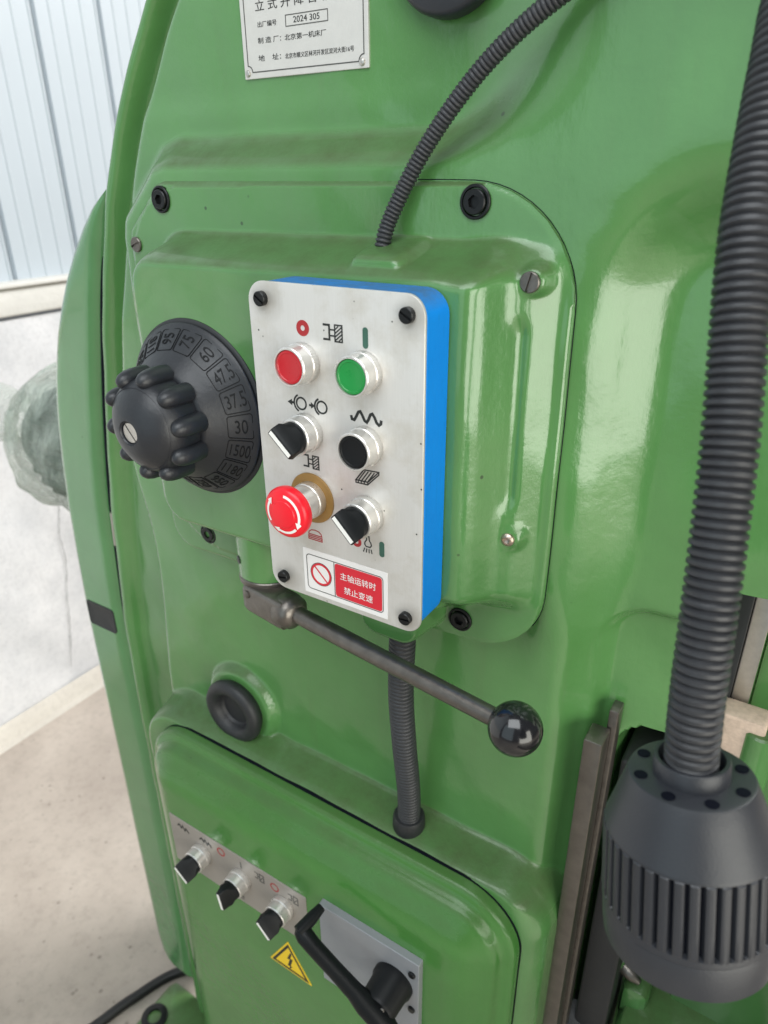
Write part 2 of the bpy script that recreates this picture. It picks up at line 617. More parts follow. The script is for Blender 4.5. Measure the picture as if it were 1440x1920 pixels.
def heightfield(xs, zs, fn, keep=None):
    X, Z = np.meshgrid(xs, zs)
    Y = fn(X, Z)
    nx, nz = len(xs), len(zs)
    vs = np.stack([X, Y, Z], -1).reshape(-1, 3)
    K = keep(X, Z) if keep is not None else np.ones(X.shape, bool)
    ok = K[:-1, :-1] & K[1:, :-1] & K[:-1, 1:] & K[1:, 1:]
    j, i = np.nonzero(ok)
    a = j * nx + i
    F = np.stack([a, a + 1, a + nx + 1, a + nx], -1)
    used = np.zeros(len(vs), bool)
    used[F.ravel()] = True
    idx = np.cumsum(used) - 1
    return vs[used].tolist(), [tuple(f) for f in idx[F].tolist()]

# ------------------------------------------------------------------ the setting: floor and far wall
def structure(o):
    o['kind'] = 'structure'
    return o
fx0, fx1, fy0, fy1 = -8.0, 12, -12, 14
structure(obj('floor', ([(fx0, fy0, FL), (fx1, fy0, FL), (fx1, fy1, FL), (fx0, fy1, FL)], [(0, 1, 2, 3)]), 'concrete', smooth=False))
WX = -1.64
wall = thing('wall', 'whitewashed low workshop wall with a sill and white ribbed cladding above', 'wall', (WX, 1, FL))
wall['kind'] = 'structure'
del wall['category']
WY0, WY1 = -2.165, 4.345
# uneven plaster face
py = np.arange(WY0, WY1 + .001, .03)
pz = np.arange(FL - .02, 1.096, .03)
Yg, Zg = np.meshgrid(py, pz)
Xg = WX + .003 * np.sin(Yg * 7 + 2 * np.sin(Zg * 5)) * np.sin(Zg * 9 + Yg * 3) + .0015 * np.sin(Yg * 29 + Zg * 23)
n1_ = len(py)
i_, j_ = np.meshgrid(np.arange(n1_ - 1), np.arange(len(pz) - 1))
a_ = (j_ * n1_ + i_).ravel()
pv_ = np.stack([Xg, Yg, Zg], -1).reshape(-1, 3).tolist()
pf_ = [tuple(f) for f in np.stack([a_, a_ + 1, a_ + n1_ + 1, a_ + n1_], -1).tolist()]
obj('plaster_face', (pv_, pf_), 'plaster', wall, angle=80)
obj('skirting', ([(WX + .004, WY0, FL + .055), (WX + .012, WY0, FL + .045), (WX + .030, WY0, FL + .006), (WX + .06, WY0, FL - .002), (WX + .004, WY1, FL + .055), (WX + .012, WY1, FL + .045), (WX + .030, WY1, FL + .006), (WX + .06, WY1, FL - .002)], [(0, 1, 5, 4), (1, 2, 6, 5), (2, 3, 7, 6)]), 'strip_floor', wall)
obj('sill', box(WX - .10, WX + .016, WY0, WY1, 1.100, 1.172, .006), 'curb', wall)
obj('sill_lip', box(WX - .10, WX + .028, WY0, WY1, 1.174, 1.186, .003), 'curb', wall)
crk = [(WX + .0035, .752, .62), (WX + .0045, .735, .50), (WX + .004, .715, .43), (WX + .0045, .722, .33), (WX + .004, .694, .22), (WX + .0045, .680, .10), (WX + .004, .655, -.04)]
cp_, _ = spline([(x, y + random.uniform(-.006, .006), z) for x, y, z in crk], 60)
obj('plaster_crack', tube([p_ + V((0, random.uniform(-.002, .002), 0)) for p_ in cp_], [.0004 + .0007 * random.random() for _ in cp_], 6), 'ink_grey', wall)
prof = [(0, -.010), (.004, -.012), (.010, -.012), (.013, 0), (.050, 0), (.053, .0025), (.058, .0025), (.061, 0), (.098, 0), (.101, .0025), (.106, .0025), (.109, 0), (.150, 0), (.153, .0025), (.158, .0025), (.161, 0), (.198, 0), (.201, .003), (.206, .003), (.2095, -.010)]
vs = []
for z in (0, 3.4):
    vs += [(d, y, z) for y, d in prof]
n = len(prof)
fs = [(i, i + 1, i + n + 1, i + n) for i in range(n - 1)]
pm = mesh('cladding_panel', vs, fs, 'wall_sheet', smooth=False)
for k in range(31):
    inst('cladding_panel', pm, wall, (WX - .03, .775 - .21 * 14 + k * .21, 1.18))

# ------------------------------------------------------------------ the machine column
mill = thing('milling_machine', 'glossy green cast iron milling machine column with a rounded gearbox cover', 'milling machine', (-.1, .2, FL))
XLZ = [(-.2, -.515), (.3, -.512), (.68, -.508), (.84, -.504), (.975, -.489), (1.035, -.483), (1.16, -.46), (1.293, -.43), (1.352, -.413), (1.406, -.394), (1.457, -.373), (1.50, -.349), (1.543, -.32), (1.58, -.291), (1.62, -.254), (1.68, -.19)]
ZZL = np.linspace(-.3, 1.8, 1051)
XXL = np.interp(ZZL, [a for a, b in XLZ], [b for a, b in XLZ])
kx_ = np.exp(-(np.arange(-40, 41) * .002 / .022) ** 2 / 2)
XXL = np.convolve(np.pad(XXL, 40, mode='edge'), kx_ / kx_.sum(), 'valid')
def xl(Z):
    return np.interp(Z, ZZL, XXL)

def arc(cx, cz, r, a0, a1, n=8):
    return [(cx + r * math.cos(R(a0 + (a1 - a0) * k / n)), cz + r * math.sin(R(a0 + (a1 - a0) * k / n))) for k in range(n + 1)]
FLG = arc(.0565, 1.356, .080, 0, 90) + [(-.243, 1.437), (-.254, 1.434), (-.296, 1.396), (-.299, 1.385)] + arc(-.27, 1.092, .029, 180, 270, 5) + arc(.072, 1.135, .0645, 270, 360)
RAI = arc(.068, 1.367, .018, 0, 90, 4) + arc(-.219, 1.356, .027, 90, 180, 5) + arc(-.217, 1.157, .031, 180, 270, 5) + [(-.1, 1.128), (.0, 1.128)] + arc(.066, 1.135, .02, 270, 360, 4)

def rr_sdf(X, Z, x0, x1, z0, z1, r):
    qx, qz = np.abs(X - (x0 + x1) / 2) - (x1 - x0) / 2 + r, np.abs(Z - (z0 + z1) / 2) - (z1 - z0) / 2 + r
    return np.hypot(np.maximum(qx, 0), np.maximum(qz, 0)) + np.minimum(np.maximum(qx, qz), 0) - r

def uneven(X, Z):
    return .0007 * np.sin(X * 31 + 2 * np.sin(Z * 17)) * np.sin(Z * 23 + 1.3 * np.sin(X * 19)) + .0003 * np.sin(X * 83 + Z * 61)

def column_y(X, Z):
    e = X - xl(Z)
    face = .112 + .008 * sm(1.2, 1.5, Z)
    # gearbox pad
    face = face - (face - .0900) * sm(.02, .15, X) * sm(1.36, 1.44, Z)
    df = poly_sdf(X, Z, FLG)
    band = sm(.05, .13, X)
    pad = (1 - sm(.004, .042 + .05 * sm(.0, .12, X), df)) * sm(1.088, 1.118, Z) * (1 - sm(.10, .14, X) * (1 - sm(1.19, 1.25, Z)))
    pad = np.maximum(pad, sm(.10, .14, X) * sm(1.00, 1.19, Z) * (1 - sm(1.40, 1.47, Z)))
    base = face - pad * (face - .0888)
    # shallow second step above the pad
    base = base - .0035 * (1 - sm(1.478, 1.492, Z)) * sm(1.47, 1.478, Z) * 0
    base = base + .0045 * sm(1.482, 1.510, Z) * (1 - sm(-.02, .08, X))
    # left flank: face drops into a groove, then the outer rim
    ef = .062 + .055 * (1 - sm(.95, 1.25, Z))
    g = 1 - sm(ef - .030, ef + .006, e)
    base = base + g * (.152 - base)
    rim = 1 - sm(.012, .034, e)
    base = base - rim * .019
    base = base + .12 * sm(0, 1, np.clip(.5 - e / .018, 0, 1)) * (e < .009)
    # lower plinth with its ledge
    pd = rr_sdf(X, Z, -.396, .178, -1.0, .799, .062)
    led = 1 - sm(-.004, .014, pd)
    base = base - led * (base - .0665)
    # boss round the rubber grommet
    rr = np.hypot(X + .244, Z - .838)
    base = smin(base, .100 + .06 * sm(.046, .075, rr), .006)
    # right flank, with the arch under the head
    up = sm(1.00, 1.22, Z)
    x0 = .140 + .012 * (1 - sm(.74, .80, Z))
    low_d = X - x0
    RL = .020
    q = np.clip(low_d, 0, RL * .78)
    drop_low = RL - np.sqrt(RL * RL - q * q) + np.maximum(0, low_d - RL * .78) * 1.25
    cx, cz, rad = .226, 1.362, .106
    hi_d = -np.where(Z <= cz, (cx - rad) - X, np.where(X < cx, np.hypot(X - cx, Z - cz) - rad, Z - (cz + rad) - .12 * (X - cx)))
    RC = .060
    q = np.clip(hi_d, 0, RC * .72)
    drop_hi = RC - np.sqrt(RC * RC - q * q) + np.maximum(0, hi_d - RC * .72) * 1.04
    drop = drop_low * (1 - up) + drop_hi * up
    deep = .126 + .10 * np.maximum(0, X - .172) + .010 * (1 - up)
    y = smin(base + drop, np.maximum(deep, base), .016)
    # deep pocket behind the slideway
    pk = rr_sdf(X, Z, .2005, .9, -2.0, .985, .03)
    y = y + .22 * (1 - sm(-.006, .004, rr_sdf(X, Z, .2585, .9, -2.0, 1.150, .01)))
    y = y + .16 * (1 - sm(-.010, .006, pk)) + .012 * (1 - sm(-.004, .012, rr_sdf(X, Z, .183, .9, -2.0, 1.112, .03)))
    # hand-finished filler, slightly uneven
    y = y + uneven(X, Z)
    # swelling of the head casting towards the spindle
    y = y - .018 * sm(.10, .34, X) * sm(1.44, 1.62, Z)
    return y
zs = np.concatenate([np.arange(-.15, .72, .02), np.arange(.72, .815, .0022), np.arange(.815, .92, .0025), np.arange(.92, 1.07, .005), np.arange(1.07, 1.15, .0025), np.arange(1.15, 1.33, .005), np.arange(1.33, 1.50, .0025), np.arange(1.50, 1.70, .005)])
def column_mesh():
    right = np.concatenate([np.arange(-.05, .12, .004), np.arange(.12, .28, .0018), np.arange(.28, .46, .005)])
    rows = []
    for z in zs:
        x_ = float(xl(np.array(z)))
        e1 = x_ - .013 + np.arange(0, 46) * .0025
        rows.append(np.concatenate([e1, np.linspace(e1[-1], -.05, 112)[1:-1], right]))
    X = np.array(rows)
    Z = np.repeat(zs[:, None], X.shape[1], 1)
    Y = column_y(X, Z)
    nx = X.shape[1]
    i, j = np.meshgrid(np.arange(nx - 1), np.arange(len(zs) - 1))
    a = (j * nx + i).ravel()
    F = np.stack([a, a + 1, a + nx + 1, a + nx], -1)
    return np.stack([X, Y, Z], -1).reshape(-1, 3).tolist(), [tuple(f) for f in F.tolist()]
obj('column', column_mesh(), 'green', mill, angle=60)

# gearbox cover: flange, raised box, stepped flank
XXF = np.linspace(.03, .16, 521)
YYF = np.interp(XXF, [.060, .081, .090, .0985, .104, .113, .121, .130], [0, 0, .007, .023, .030, .0335, .043, .0515])
kk_ = np.exp(-(np.arange(-60, 61) * .00025 / .0032) ** 2 / 2)
YYF = np.convolve(np.pad(YYF, 60, mode='edge'), kk_ / kk_.sum(), 'valid')

def cover_y(X, Z):
    df = poly_sdf(X, Z, FLG)
    dr = poly_sdf(X, Z, RAI)
    y = .0855 + .004 * np.clip((df + .004) / .004, 0, 1.2) ** 2
    flat = .034 + .051 * sm(-.011, .019, dr)
    # the stepped right flank
    xr = np.interp(X, XXF, YYF)
    k = np.ones(5) / 5
    right = .034 + xr + .0045 * np.exp(-((X - .1075) / .0045) ** 2) * sm(1.205, 1.225, Z) * (1 - sm(1.34, 1.36, Z))
    dz = np.maximum(Z - 1.392, 1.122 - Z)
    right = right + (.0855 - right) * sm(-.022, .016, dz)
    t = sm(.050, .082, X)
    ra = flat * (1 - t) + np.minimum(right, .0855) * t
    ra = np.where(X > .082, np.minimum(right, .0855), ra)
    y = smin(y, np.where(dr > .05, .2, ra), .004)
    # conduit bosses above and below
    b1 = rr_sdf(X, Z, -.014, .030, 1.345, 1.391, .008)
    y = smin(y, .041 + .05 * sm(-.005, .014, b1), .006)
    b2 = rr_sdf(X, Z, -.010, .044, 1.078, 1.16, .014)
    y = smin(y, np.where(b2 > .02, .3, .040 + .09 * sm(-.002, .014, b2)), .006)
    # raised pads at the two flank screws
    for sx, sz in ((.1125, 1.377), (.1105, 1.189)):
        r_ = np.hypot(X - sx, Z - sz)
        y = smin(y, np.where(r_ > .02, .3, .0665 + .03 * sm(.0065, .018, r_)), .005)
    y = y + uneven(X, Z)
    return y
xs = np.concatenate([np.arange(-.309, -.20, .0018), np.arange(-.20, -.03, .005), np.linspace(-.03, .1365, 105)])
zs = np.concatenate([np.arange(1.052, 1.16, .0018), np.arange(1.16, 1.33, .004), np.arange(1.33, 1.446, .0015)])
def cov_d(X, Z):
    b2 = rr_sdf(X, Z, -.010, .044, 1.078, 1.16, .014) - .010
    return np.minimum(poly_sdf(X, Z, FLG), b2)

def snapped(xs, zs, dist, fn, yback, h):
    """height field whose border is snapped onto dist = 0, with a skirt back to yback"""
    X, Z = np.meshgrid(xs, zs)
    for _ in range(3):
        d = dist(X, Z)
        e_ = 2e-4
        gx, gz = (dist(X + e_, Z) - d) / e_, (dist(X, Z + e_) - d) / e_
        gl = np.maximum(1e-6, np.hypot(gx, gz))
        near = (d > 0) & (d < 1.25 * h)
        X = np.where(near, X - gx / gl * d, X)
        Z = np.where(near, Z - gz / gl * d, Z)
    Y = fn(X, Z)
    K = dist(X, Z) < 2e-5
    nx = len(xs)
    ok = K[:-1, :-1] & K[1:, :-1] & K[:-1, 1:] & K[1:, 1:]
    j, i = np.nonzero(ok)
    a = j * nx + i
    F = np.stack([a, a + 1, a + nx + 1, a + nx], -1)
    vs = np.stack([X, Y, Z], -1).reshape(-1, 3)
    used = np.zeros(len(vs), bool)
    used[F.ravel()] = True
    idx = np.cumsum(used) - 1
    V3 = vs[used].tolist()
    F = [tuple(f) for f in idx[F].tolist()]
    edges = {}
    for f in F:
        for k in range(4):
            p, q = f[k], f[(k + 1) % 4]
            if (q, p) in edges:
                del edges[(q, p)]
            else:
                edges[(p, q)] = 1
    back = {}
    for p, q in edges:
        for v_ in (p, q):
            if v_ not in back:
                back[v_] = len(V3)
                V3.append([V3[v_][0], yback, V3[v_][2]])
        F.append((q, p, back[p], back[q]))
    return V3, F
cover = obj('gearbox_cover', snapped(xs, zs, cov_d, cover_y, .125, .0018), 'green', mill, angle=60)

def surf(fn, x, z):
    return float(fn(np.array([[x]]), np.array([[z]]))[0, 0])
sp_ = [(.015 + k * .02, 1.4372) for k in range(2)] + list(reversed(arc(.056, 1.356, .0808, 0, 88, 14))) + [(.1370, 1.356 - k * .02) for k in range(1, 11)] + list(reversed(arc(.072, 1.135, .0650, 330, 360, 5)))
sp_ = [(x, z) for x, z in sp_]
obj('flange_seam_shade', tube([(x, min(surf(column_y, x, z), .0893 + surf(uneven, x, z)) + .0001, z) for x, z in sp_], .00034, 8), 'slot_dark', cover)

# socket head bolts
def hexhole(r0, r1, depth, segs=24, hexr=.0045):
    """cap screw head seen from the front: rim, flat ring, hexagon socket"""
    vs, fs = lathe([(r1, -.006), (r1, -.0004), (r1 - .0007, .0003), (r0 + .0002, .0003)], (0, 0, 0), (0, -1, 0), segs, cap0=True, cap1=False)
    a, u, v = frame((0, -1, 0))
    n = len(vs) - segs
    ring = []
    for h in (.0003, -depth):
        s = len(vs)
        for i in range(segs):
            t = 2 * math.pi * i / segs
            k = math.cos(math.pi / 6) / math.cos((t % (math.pi / 3)) - math.pi / 6)
            vs.append(a * h + (u * math.cos(t) + v * math.sin(t)) * hexr * k)
        ring.append(s)
    last = n
    for s in ring:
        for i in range(segs):
            k = (i + 1) % segs
            fs.append((last + i, s + i, s + k, last + k) if u.cross(v).dot(a) < 0 else (last + i, last + k, s + k, s + i))
        last = s
    f = tuple(last + i for i in range(segs))
    fs.append(tuple(reversed(f)) if u.cross(v).dot(a) < 0 else f)
    return vs, fs
bolt_m = mesh('socket_bolt', *hexhole(.0046, .0082, .0028), 'bolt', angle=40)
ring_m = mesh('counterbore', *lathe([(.0112, -.004), (.0112, .0004), (.0106, .0009), (.0094, .0009), (.0088, .0002), (.0086, -.004)], (0, 0, 0), (0, -1, 0), 32, cap0=False, cap1=False), 'bolt')
for x, z in ((-.2445, 1.4225), (.0625, 1.4235), (.0645, 1.0890), (-.2405, 1.0905)):
    y = min(surf(cover_y, x, z), .0850) - .0012 if z > 1.2 else .0838
    inst('socket_bolt', bolt_m, cover, (x, y - .0022, z), Quaternion((0, 1, 0), random.uniform(0, 1)))
    inst('counterbore', ring_m, cover, (x, y, z))

def slotted(r, h, sw, sd, o=(0, 0, 0)):
    """cheese head screw with a straight slot along X, facing -Y"""
    bm = bmesh.new()
    segs = 28
    vs, fs = lathe([(r, -.002), (r, h - .0006), (r - .0006, h)], o, (0, -1, 0), segs)
    # cut the slot with three strips of the top disc
    fs = fs[:-1]
    a = len(vs) - segs
    tops = [V(vs[a + i]) for i in range(segs)]
    up = [p for p in tops if p.z > sw / 2]
    lo = [p for p in tops if p.z < -sw / 2]
    up.sort(key=lambda p: p.x)
    lo.sort(key=lambda p: p.x)
    y = -h
    xw = math.sqrt((r - .0006) ** 2 - (sw / 2) ** 2)
    def poly(pts):
        s = len(vs)
        vs.extend(pts)
        fs.append(tuple(range(s, s + len(pts))))
    poly([V((-xw, y, sw / 2)), V((xw, y, sw / 2))] + list(reversed(up)))
    poly([V((xw, y, -sw / 2)), V((-xw, y, -sw / 2))] + lo)
    poly([V((-xw, y + sd, -sw / 2)), V((xw, y + sd, -sw / 2)), V((xw, y + sd, sw / 2)), V((-xw, y + sd, sw / 2))])
    poly([V((-xw, y + sd, sw / 2)), V((xw, y + sd, sw / 2)), V((xw, y, sw / 2)), V((-xw, y, sw / 2))])
    poly([V((xw, y + sd, -sw / 2)), V((-xw, y + sd, -sw / 2)), V((-xw, y, -sw / 2)), V((xw, y, -sw / 2))])
    return vs, fs
sl_m = mesh('slotted_screw', *slotted(.0068, .002, .0018, .0016), 'dark_steel', angle=40)
inst('slotted_screw', sl_m, cover, (.1125, .066, 1.377), Quaternion((0, 1, 0), R(-75)))
inst('slotted_screw', sl_m, cover, (-.287, .0845, 1.3835), Quaternion((0, 1, 0), R(-20)))
nip = lathe([(.0052, -.004), (.0052, .0012), (.0040, .0026), (.0030, .0030), (.0026, .0018), (.0010, .0010)], (.1105, .0655, 1.189), (0, -1, 0), 24)
obj('oil_nipple', nip, 'pipe_oil', cover)

# boss that carries the shift lever
bosc = (-.138, .066)
vs, fs = lathe([(.0285, -.0005), (.0300, .001), (.0300, .048)], (bosc[0], bosc[1], 1.0870), (0, 0, 1), 48)
obj('lever_boss', (vs, fs), 'green', cover)
obj('set_screw_hole', lathe([(.0042, -.003), (.0042, .0006), (.0036, .0008)], (-.1525, .0396, 1.1060), (-.48, -.877, 0), 20), 'bolt', cover)

# rubber grommet and black plug
gp = [(.036, -.006), (.0405, .002), (.043, .006), (.043, .011), (.0405, .0155), (.036, .0175), (.030, .0172), (.026, .014), (.0235, .008), (.0228, .005), (.021, .0035)]
obj('rubber_grommet', lathe(gp, (-.2445, .0995, .8375), (0, -1, 0), 56), 'black_rubber', mill)
obj('black_plug', lathe([(.041, 0), (.041, .008), (.0398, .0105), (.037, .012), (.020, .0125)], (.0235, .1155, 1.574), (0, -1, 0), 64), 'dial_black', mill)

# steel slideway strip beside the column
obj('slideway_strip', box(.1790, .1955, .1050, .1300, -.1, .9930, .0012), 'steel', mill)
obj('way_apron', box(.2050, .2400, .1500, .2900, -.1, .945, .003), 'black_rubber', mill)
obj('slideway_wiper', box(.1915, .2000, .1312, .1480, -.1, 1.012, .0012), 'dark_steel', mill)

# foot of the base, seen past the cabinet
foot = obj('base_foot', box(-.602, -.30, -.06, .150, FL, -.100, .015), 'green', mill)
obj('foot_bolt', lathe([(.026, -.01), (.026, .004), (.022, .006), (.014, .006), (.013, -.004)], (-.573, .072, -.1008), (0, 0, 1), 32), 'bolt', mill)

# ------------------------------------------------------------------ rear guard door
gd = thing('rear_guard_door', 'pale green rounded rear guard door with a black recessed pull, beside the column edge', 'guard door', (-.55, .25, FL + .06))
left = [(-.4195, 1.4316), (-.445, 1.415), (-.468, 1.3934), (-.495, 1.363), (-.5178, 1.3328), (-.540, 1.297), (-.5569, 1.2657), (-.570, 1.235), (-.5806, 1.2077), (-.593, 1.168), (-.6018, 1.1302), (-.612, 1.075), (-.6198, 1.0123), (-.626, .93), (-.6300, .8435), (-.6345, .5917), (-.6380, .2252), (-.6400, .02), (-.634, -.03), (-.622, -.058), (-.598, -.072), (-.53, -.074)]
right = []
for z in (-.07, .2, .5, .7, .84, .975, 1.035, 1.1, 1.16, 1.22, 1.293, 1.352, 1.40, 1.43, 1.447):
    right.append((float(xl(np.array(z))) - .027 - .010 * math.exp(-((z - 1.05) / .2) ** 2), z))
gpoly = left + right
def guard_y(X, Z):
    d_ = np.clip(-poly_sdf(X, Z, gpoly), 0, .022)
    return .150 + .022 - np.sqrt(np.maximum(0, .022 ** 2 - (.022 - d_) ** 2)) + .0004 * np.sin(Z * 13 + X * 9)
gx = np.concatenate([np.arange(-.648, -.58, .003), np.arange(-.58, -.40, .004)])
gz = np.concatenate([np.arange(-.082, -.02, .004), np.arange(-.02, 1.0, .02), np.arange(1.0, 1.46, .004)])
obj('door_panel', snapped(gx, gz, lambda X, Z: poly_sdf(X, Z, gpoly), guard_y, .42, .004), 'green_guard', gd, angle=50)
sx0, sx1, sz0, sz1 = -.612, -.549, .803, .847
pv, pf = slab(sx0, sx1, sz0, sz1, .006, [(0, .1525), (0, .1492), (.0012, .1484), (.0025, .1490), (.004, .1494), (.02, .1495)])
pv = [(x, y - .150 + surf(guard_y, x, z), z) for x, y, z in pv]
pull = obj('recessed_pull', (pv, pf), 'black_rubber', gd)
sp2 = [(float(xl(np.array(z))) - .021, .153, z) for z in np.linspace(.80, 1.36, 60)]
obj('gap_shade_strip', tube(sp2, [.0012 + .0034 * math.sin(math.pi * k / 59) ** .5 for k in range(60)], 10), 'slot_dark', gd)  # dark tube added to draw the shade in the gap beside the column
obj('hinge_pin', tube([(-.497, .1425, .978), (-.4905, .1415, 1.030)], .0028, 12), 'zinc', gd)

# ------------------------------------------------------------------ electrical cabinet door
cab = thing('cabinet_door', 'green electrical cabinet door below the lever, with a knob strip and black isolator handle', 'cabinet door', (-.1, .05, .0))
DX0, DX1, DZ0, DZ1 = -.370, .1565, -.06, .797
dp = [(0, .0700), (0, .0640), (.0003, .0575), (.0012, .0545), (.0035, .0525), (.0070, .0513), (.0105, .0500), (.0130, .0475), (.0145, .0440), (.0160, .0405), (.0185, .0378), (.0225, .0358), (.0270, .0335), (.0320, .0302), (.0380, .0262), (.0450, .0230), (.0540, .0208), (.0640, .0200)]
obj('door_leaf', slab(DX0, DX1, DZ0, DZ1, .068, dp, 12), 'green_shaded', cab, angle=60)
obj('door_seam_shade', slab(DX0 - .0004, DX1 + .0008, DZ0, DZ1 + .0010, .0690, [(0, .0720), (0, .0652)], 12), 'slot_dark', cab, angle=60)  # black slab behind the leaf, draws the shade in its seam
YD = .020
strip_o = obj('knob_strip', slab(-.3125, -.0845, .603, .6885, .002, [(0, YD + .001), (0, YD - .0008), (.0004, YD - .0012)]), 'strip_metal', cab)

def selector(parent, name, x, y, z, ang, scale=1, ridge=.0145, mat='bezel', knurl=True):
    """rotary selector: knurled aluminium bezel, black body, ridge handle with white line; y is the mounting plane"""
    s = scale
    L = .017 * s
    root = thing_part(name, parent)
    def km(j, i):
        return (-.00035 * s if (i % 2 and j in (1, 2)) else 0)
    obj('bezel', lathe([(.0140 * s, 0), (.0146 * s, .0008 * s), (.0146 * s, .0062 * s), (.0138 * s, .0068 * s), (.0138 * s, L - .0008 * s), (.0131 * s, L), (.0121 * s, L), (.0119 * s, L - .002 * s)], (x, y, z), (0, -1, 0), 96, km if knurl else None, cap1=False), mat, root)
    body = obj('handle', knob_shape(x, y - L, z, ang, s, ridge), 'black_cap', root)
    c, sn = math.cos(R(ang)), math.sin(R(ang))
    hl, hw = .0112 * s, .0016 * s
    yy = y - L - ridge * s
    pts = [(x + c * a - sn * b, z + sn * a + c * b) for a, b in ((-hl, -hw), (hl, -hw), (hl, hw), (-hl, hw))]
    INK[0] += 1
    obj('white_line', loft([[(px, yy + .0004, pz) for px, pz in pts], [(px, yy - .0004, pz) for px, pz in pts]]), 'white', root, smooth=False)
    return root

def thing_part(name, parent):
    o = bpy.data.objects.new(name, None)
    o.empty_display_size = .01
    COL.objects.link(o)
    o.parent = parent
    return o

def knob_shape(x, y, z, ang, s, ridge):
    """flat disc with a tapering ridge; y is the bezel's front plane"""
    c, sn = math.cos(R(ang)), math.sin(R(ang))
    disc = lathe([(.0119 * s, -.003 * s), (.0119 * s, .0002 * s), (.0112 * s, .0008 * s)], (x, y, z), (0, -1, 0), 40)
    rings = []
    for wl, ww, h in ((.0118, .0105, .0003), (.0123, .0085, .004), (.0125, .0062, .008), (.0124, .0042, .012), (.0121, .0030, ridge * .97), (.0117, .0025, ridge)):
        o = rrect(-wl * s, wl * s, -ww * s, ww * s, ww * .9 * s if h < .006 else min(ww, .0012) * s, 4)
        rings.append([(x + c * a - sn * b, y - h * s, z + sn * a + c * b) for a, b in o])
    return join(disc, loft(rings))

for x, ang in ((-.2555, -42), (-.1880, -80), (-.1195, -48)):
    selector(cab, 'selector_switch', x, YD - .0012, .6500, ang, 1.08, .0185, 'bezel')
YS = YD - .0012
def rail_mark(x, z, n=4):
    pts = [(x - .010, z), (x - .006, z + .0045), (x - .003, z - .001), (x, z + .0045), (x + .003, z - .0025), (x + .006, z + .003), (x + .0105, z - .003)]
    return stroke(pts, .0022, YS)
for x_ in (-.288, -.2475):
    obj('feed_mark', rail_mark(x_, .6745), 'ink', strip_o, smooth=False)
for x_, z_ in ((-.2200, .6755), (-.1325, .6725)):
    obj('off_mark', stroke(circ(x_, z_, .0058), .0017, YS, True), 'ink_red', strip_o, smooth=False)
obj('speed_mark', stroke([(-.187, .6795), (-.1865, .669)], .0018, YS), 'ink_grey', strip_o, smooth=False)
for x_, z_ in ((-.1560, .6735), (-.1035, .6720)):
    obj('direction_mark', join(stroke([(x_ - .008, z_ + .005), (x_ - .003, z_ + .005), (x_ - .003, z_ - .004), (x_ - .008, z_ - .004)], .0014, YS), stroke([(x_ - .003, z_ + .0005), (x_, z_ + .0005)], .0012, YS), stroke([(x_, z_ + .006), (x_ + .0065, z_ + .006), (x_ + .0065, z_ - .006), (x_, z_ - .006)], .0016, YS, True), stroke([(x_ + .001, z_ - .004), (x_ + .0055, z_ + .003)], .0013, YS)), 'ink_grey', strip_o, smooth=False)
obj('belt_mark', join(stroke([(-.199, .6135), (-.188, .6135)], .0028, YS), stroke([(-.198, .609), (-.189, .609)], .0014, YS)), 'ink_grey', strip_o, smooth=False)
# hazard triangle
def tri(cx, cz, a, rz):
    return [(cx + a * math.cos(R(90 + rz + 120 * k)), cz + a * math.sin(R(90 + rz + 120 * k))) for k in range(3)]
hz = obj('hazard_triangle', plate2(tri(-.1212, .5395, .0395, 0), YD, .0005), 'yellow', cab, smooth=False)
obj('triangle_border', stroke(tri(-.1212, .5395, .0315, 0), .0032, YD - .0006, True), 'ink', hz, smooth=False)
zz = [(-.1190, .5585), (-.1250, .5435), (-.1205, .5445), (-.1250, .5300), (-.1215, .5310), (-.1225, .5245), (-.1175, .5310), (-.1200, .5325), (-.1155, .5475), (-.1195, .5470), (-.1165, .5580)]
obj('bolt_sign', plate2(list(reversed(zz)) if False else zz, YD - .0006), 'ink', hz, smooth=False)
# isolator
iso = thing_part('isolator_switch', cab)
obj('switch_plate', slab(-.0595, .0705, .573, .7065, .0015, [(0, YD + .001), (0, YD - .0075), (.0006, YD - .0082)]), 'grey_plate', iso)
YI = YD - .0082
hub = (.030, .640)
HB = V((.0400, YI, .6575))
obj('switch_hub', lathe([(.0235, 0), (.0235, .006), (.0215, .010), (.0205, .034), (.0188, .037), (.009, .0375)], HB, (0, -1, 0), 48), 'black_cap', iso)
pA, pB = V((.040, YI - .040, .6600)), V((-.0510, YI - .044, .7240))
d = (pB - pA).normalized()
side = d.cross(V((0, 1, 0))).normalized()
rings = []
for t, hw, th, yo in ((-.34, .008, .008, -.002), (-.14, .0125, .012, 0), (.10, .0120, .012, 0), (.25, .0105, .0090, 0), (.5, .0098, .0084, 0), (.8, .0096, .0086, 0), (.93, .0096, .0094, .001), (1.0, .0074, .0085, .003), (1.02, .005, .0055, .004)):
    c0 = pA.lerp(pB, t) + V((0, yo, 0))
    rings.append([c0 + side * (hw * math.cos(a)) * (1) + V((0, 1, 0)) * (th * math.sin(a)) for a in [2 * math.pi * k / 24 + .0 for k in range(24)]])
rings = [[p + (p - sum(r_, V()) / 24) * 0 for p in r_] for r_ in rings]
obj('switch_handle', loft(rings), 'black_cap', iso)
obj('handle_end', tube([pB + V((.002, -.002, 0)), pB + V((.006, .016, .004)), pB + V((.008, .030, .006))], [.0074, .0068, .005], 16), 'black_cap', iso)
obj('hub_screw', lathe([(.0026, 0), (.0026, .001), (.0018, .0014), (.0012, .0004)], HB + V((.009, -.037, .010)), (0, -1, 0), 16), 'zinc', iso)
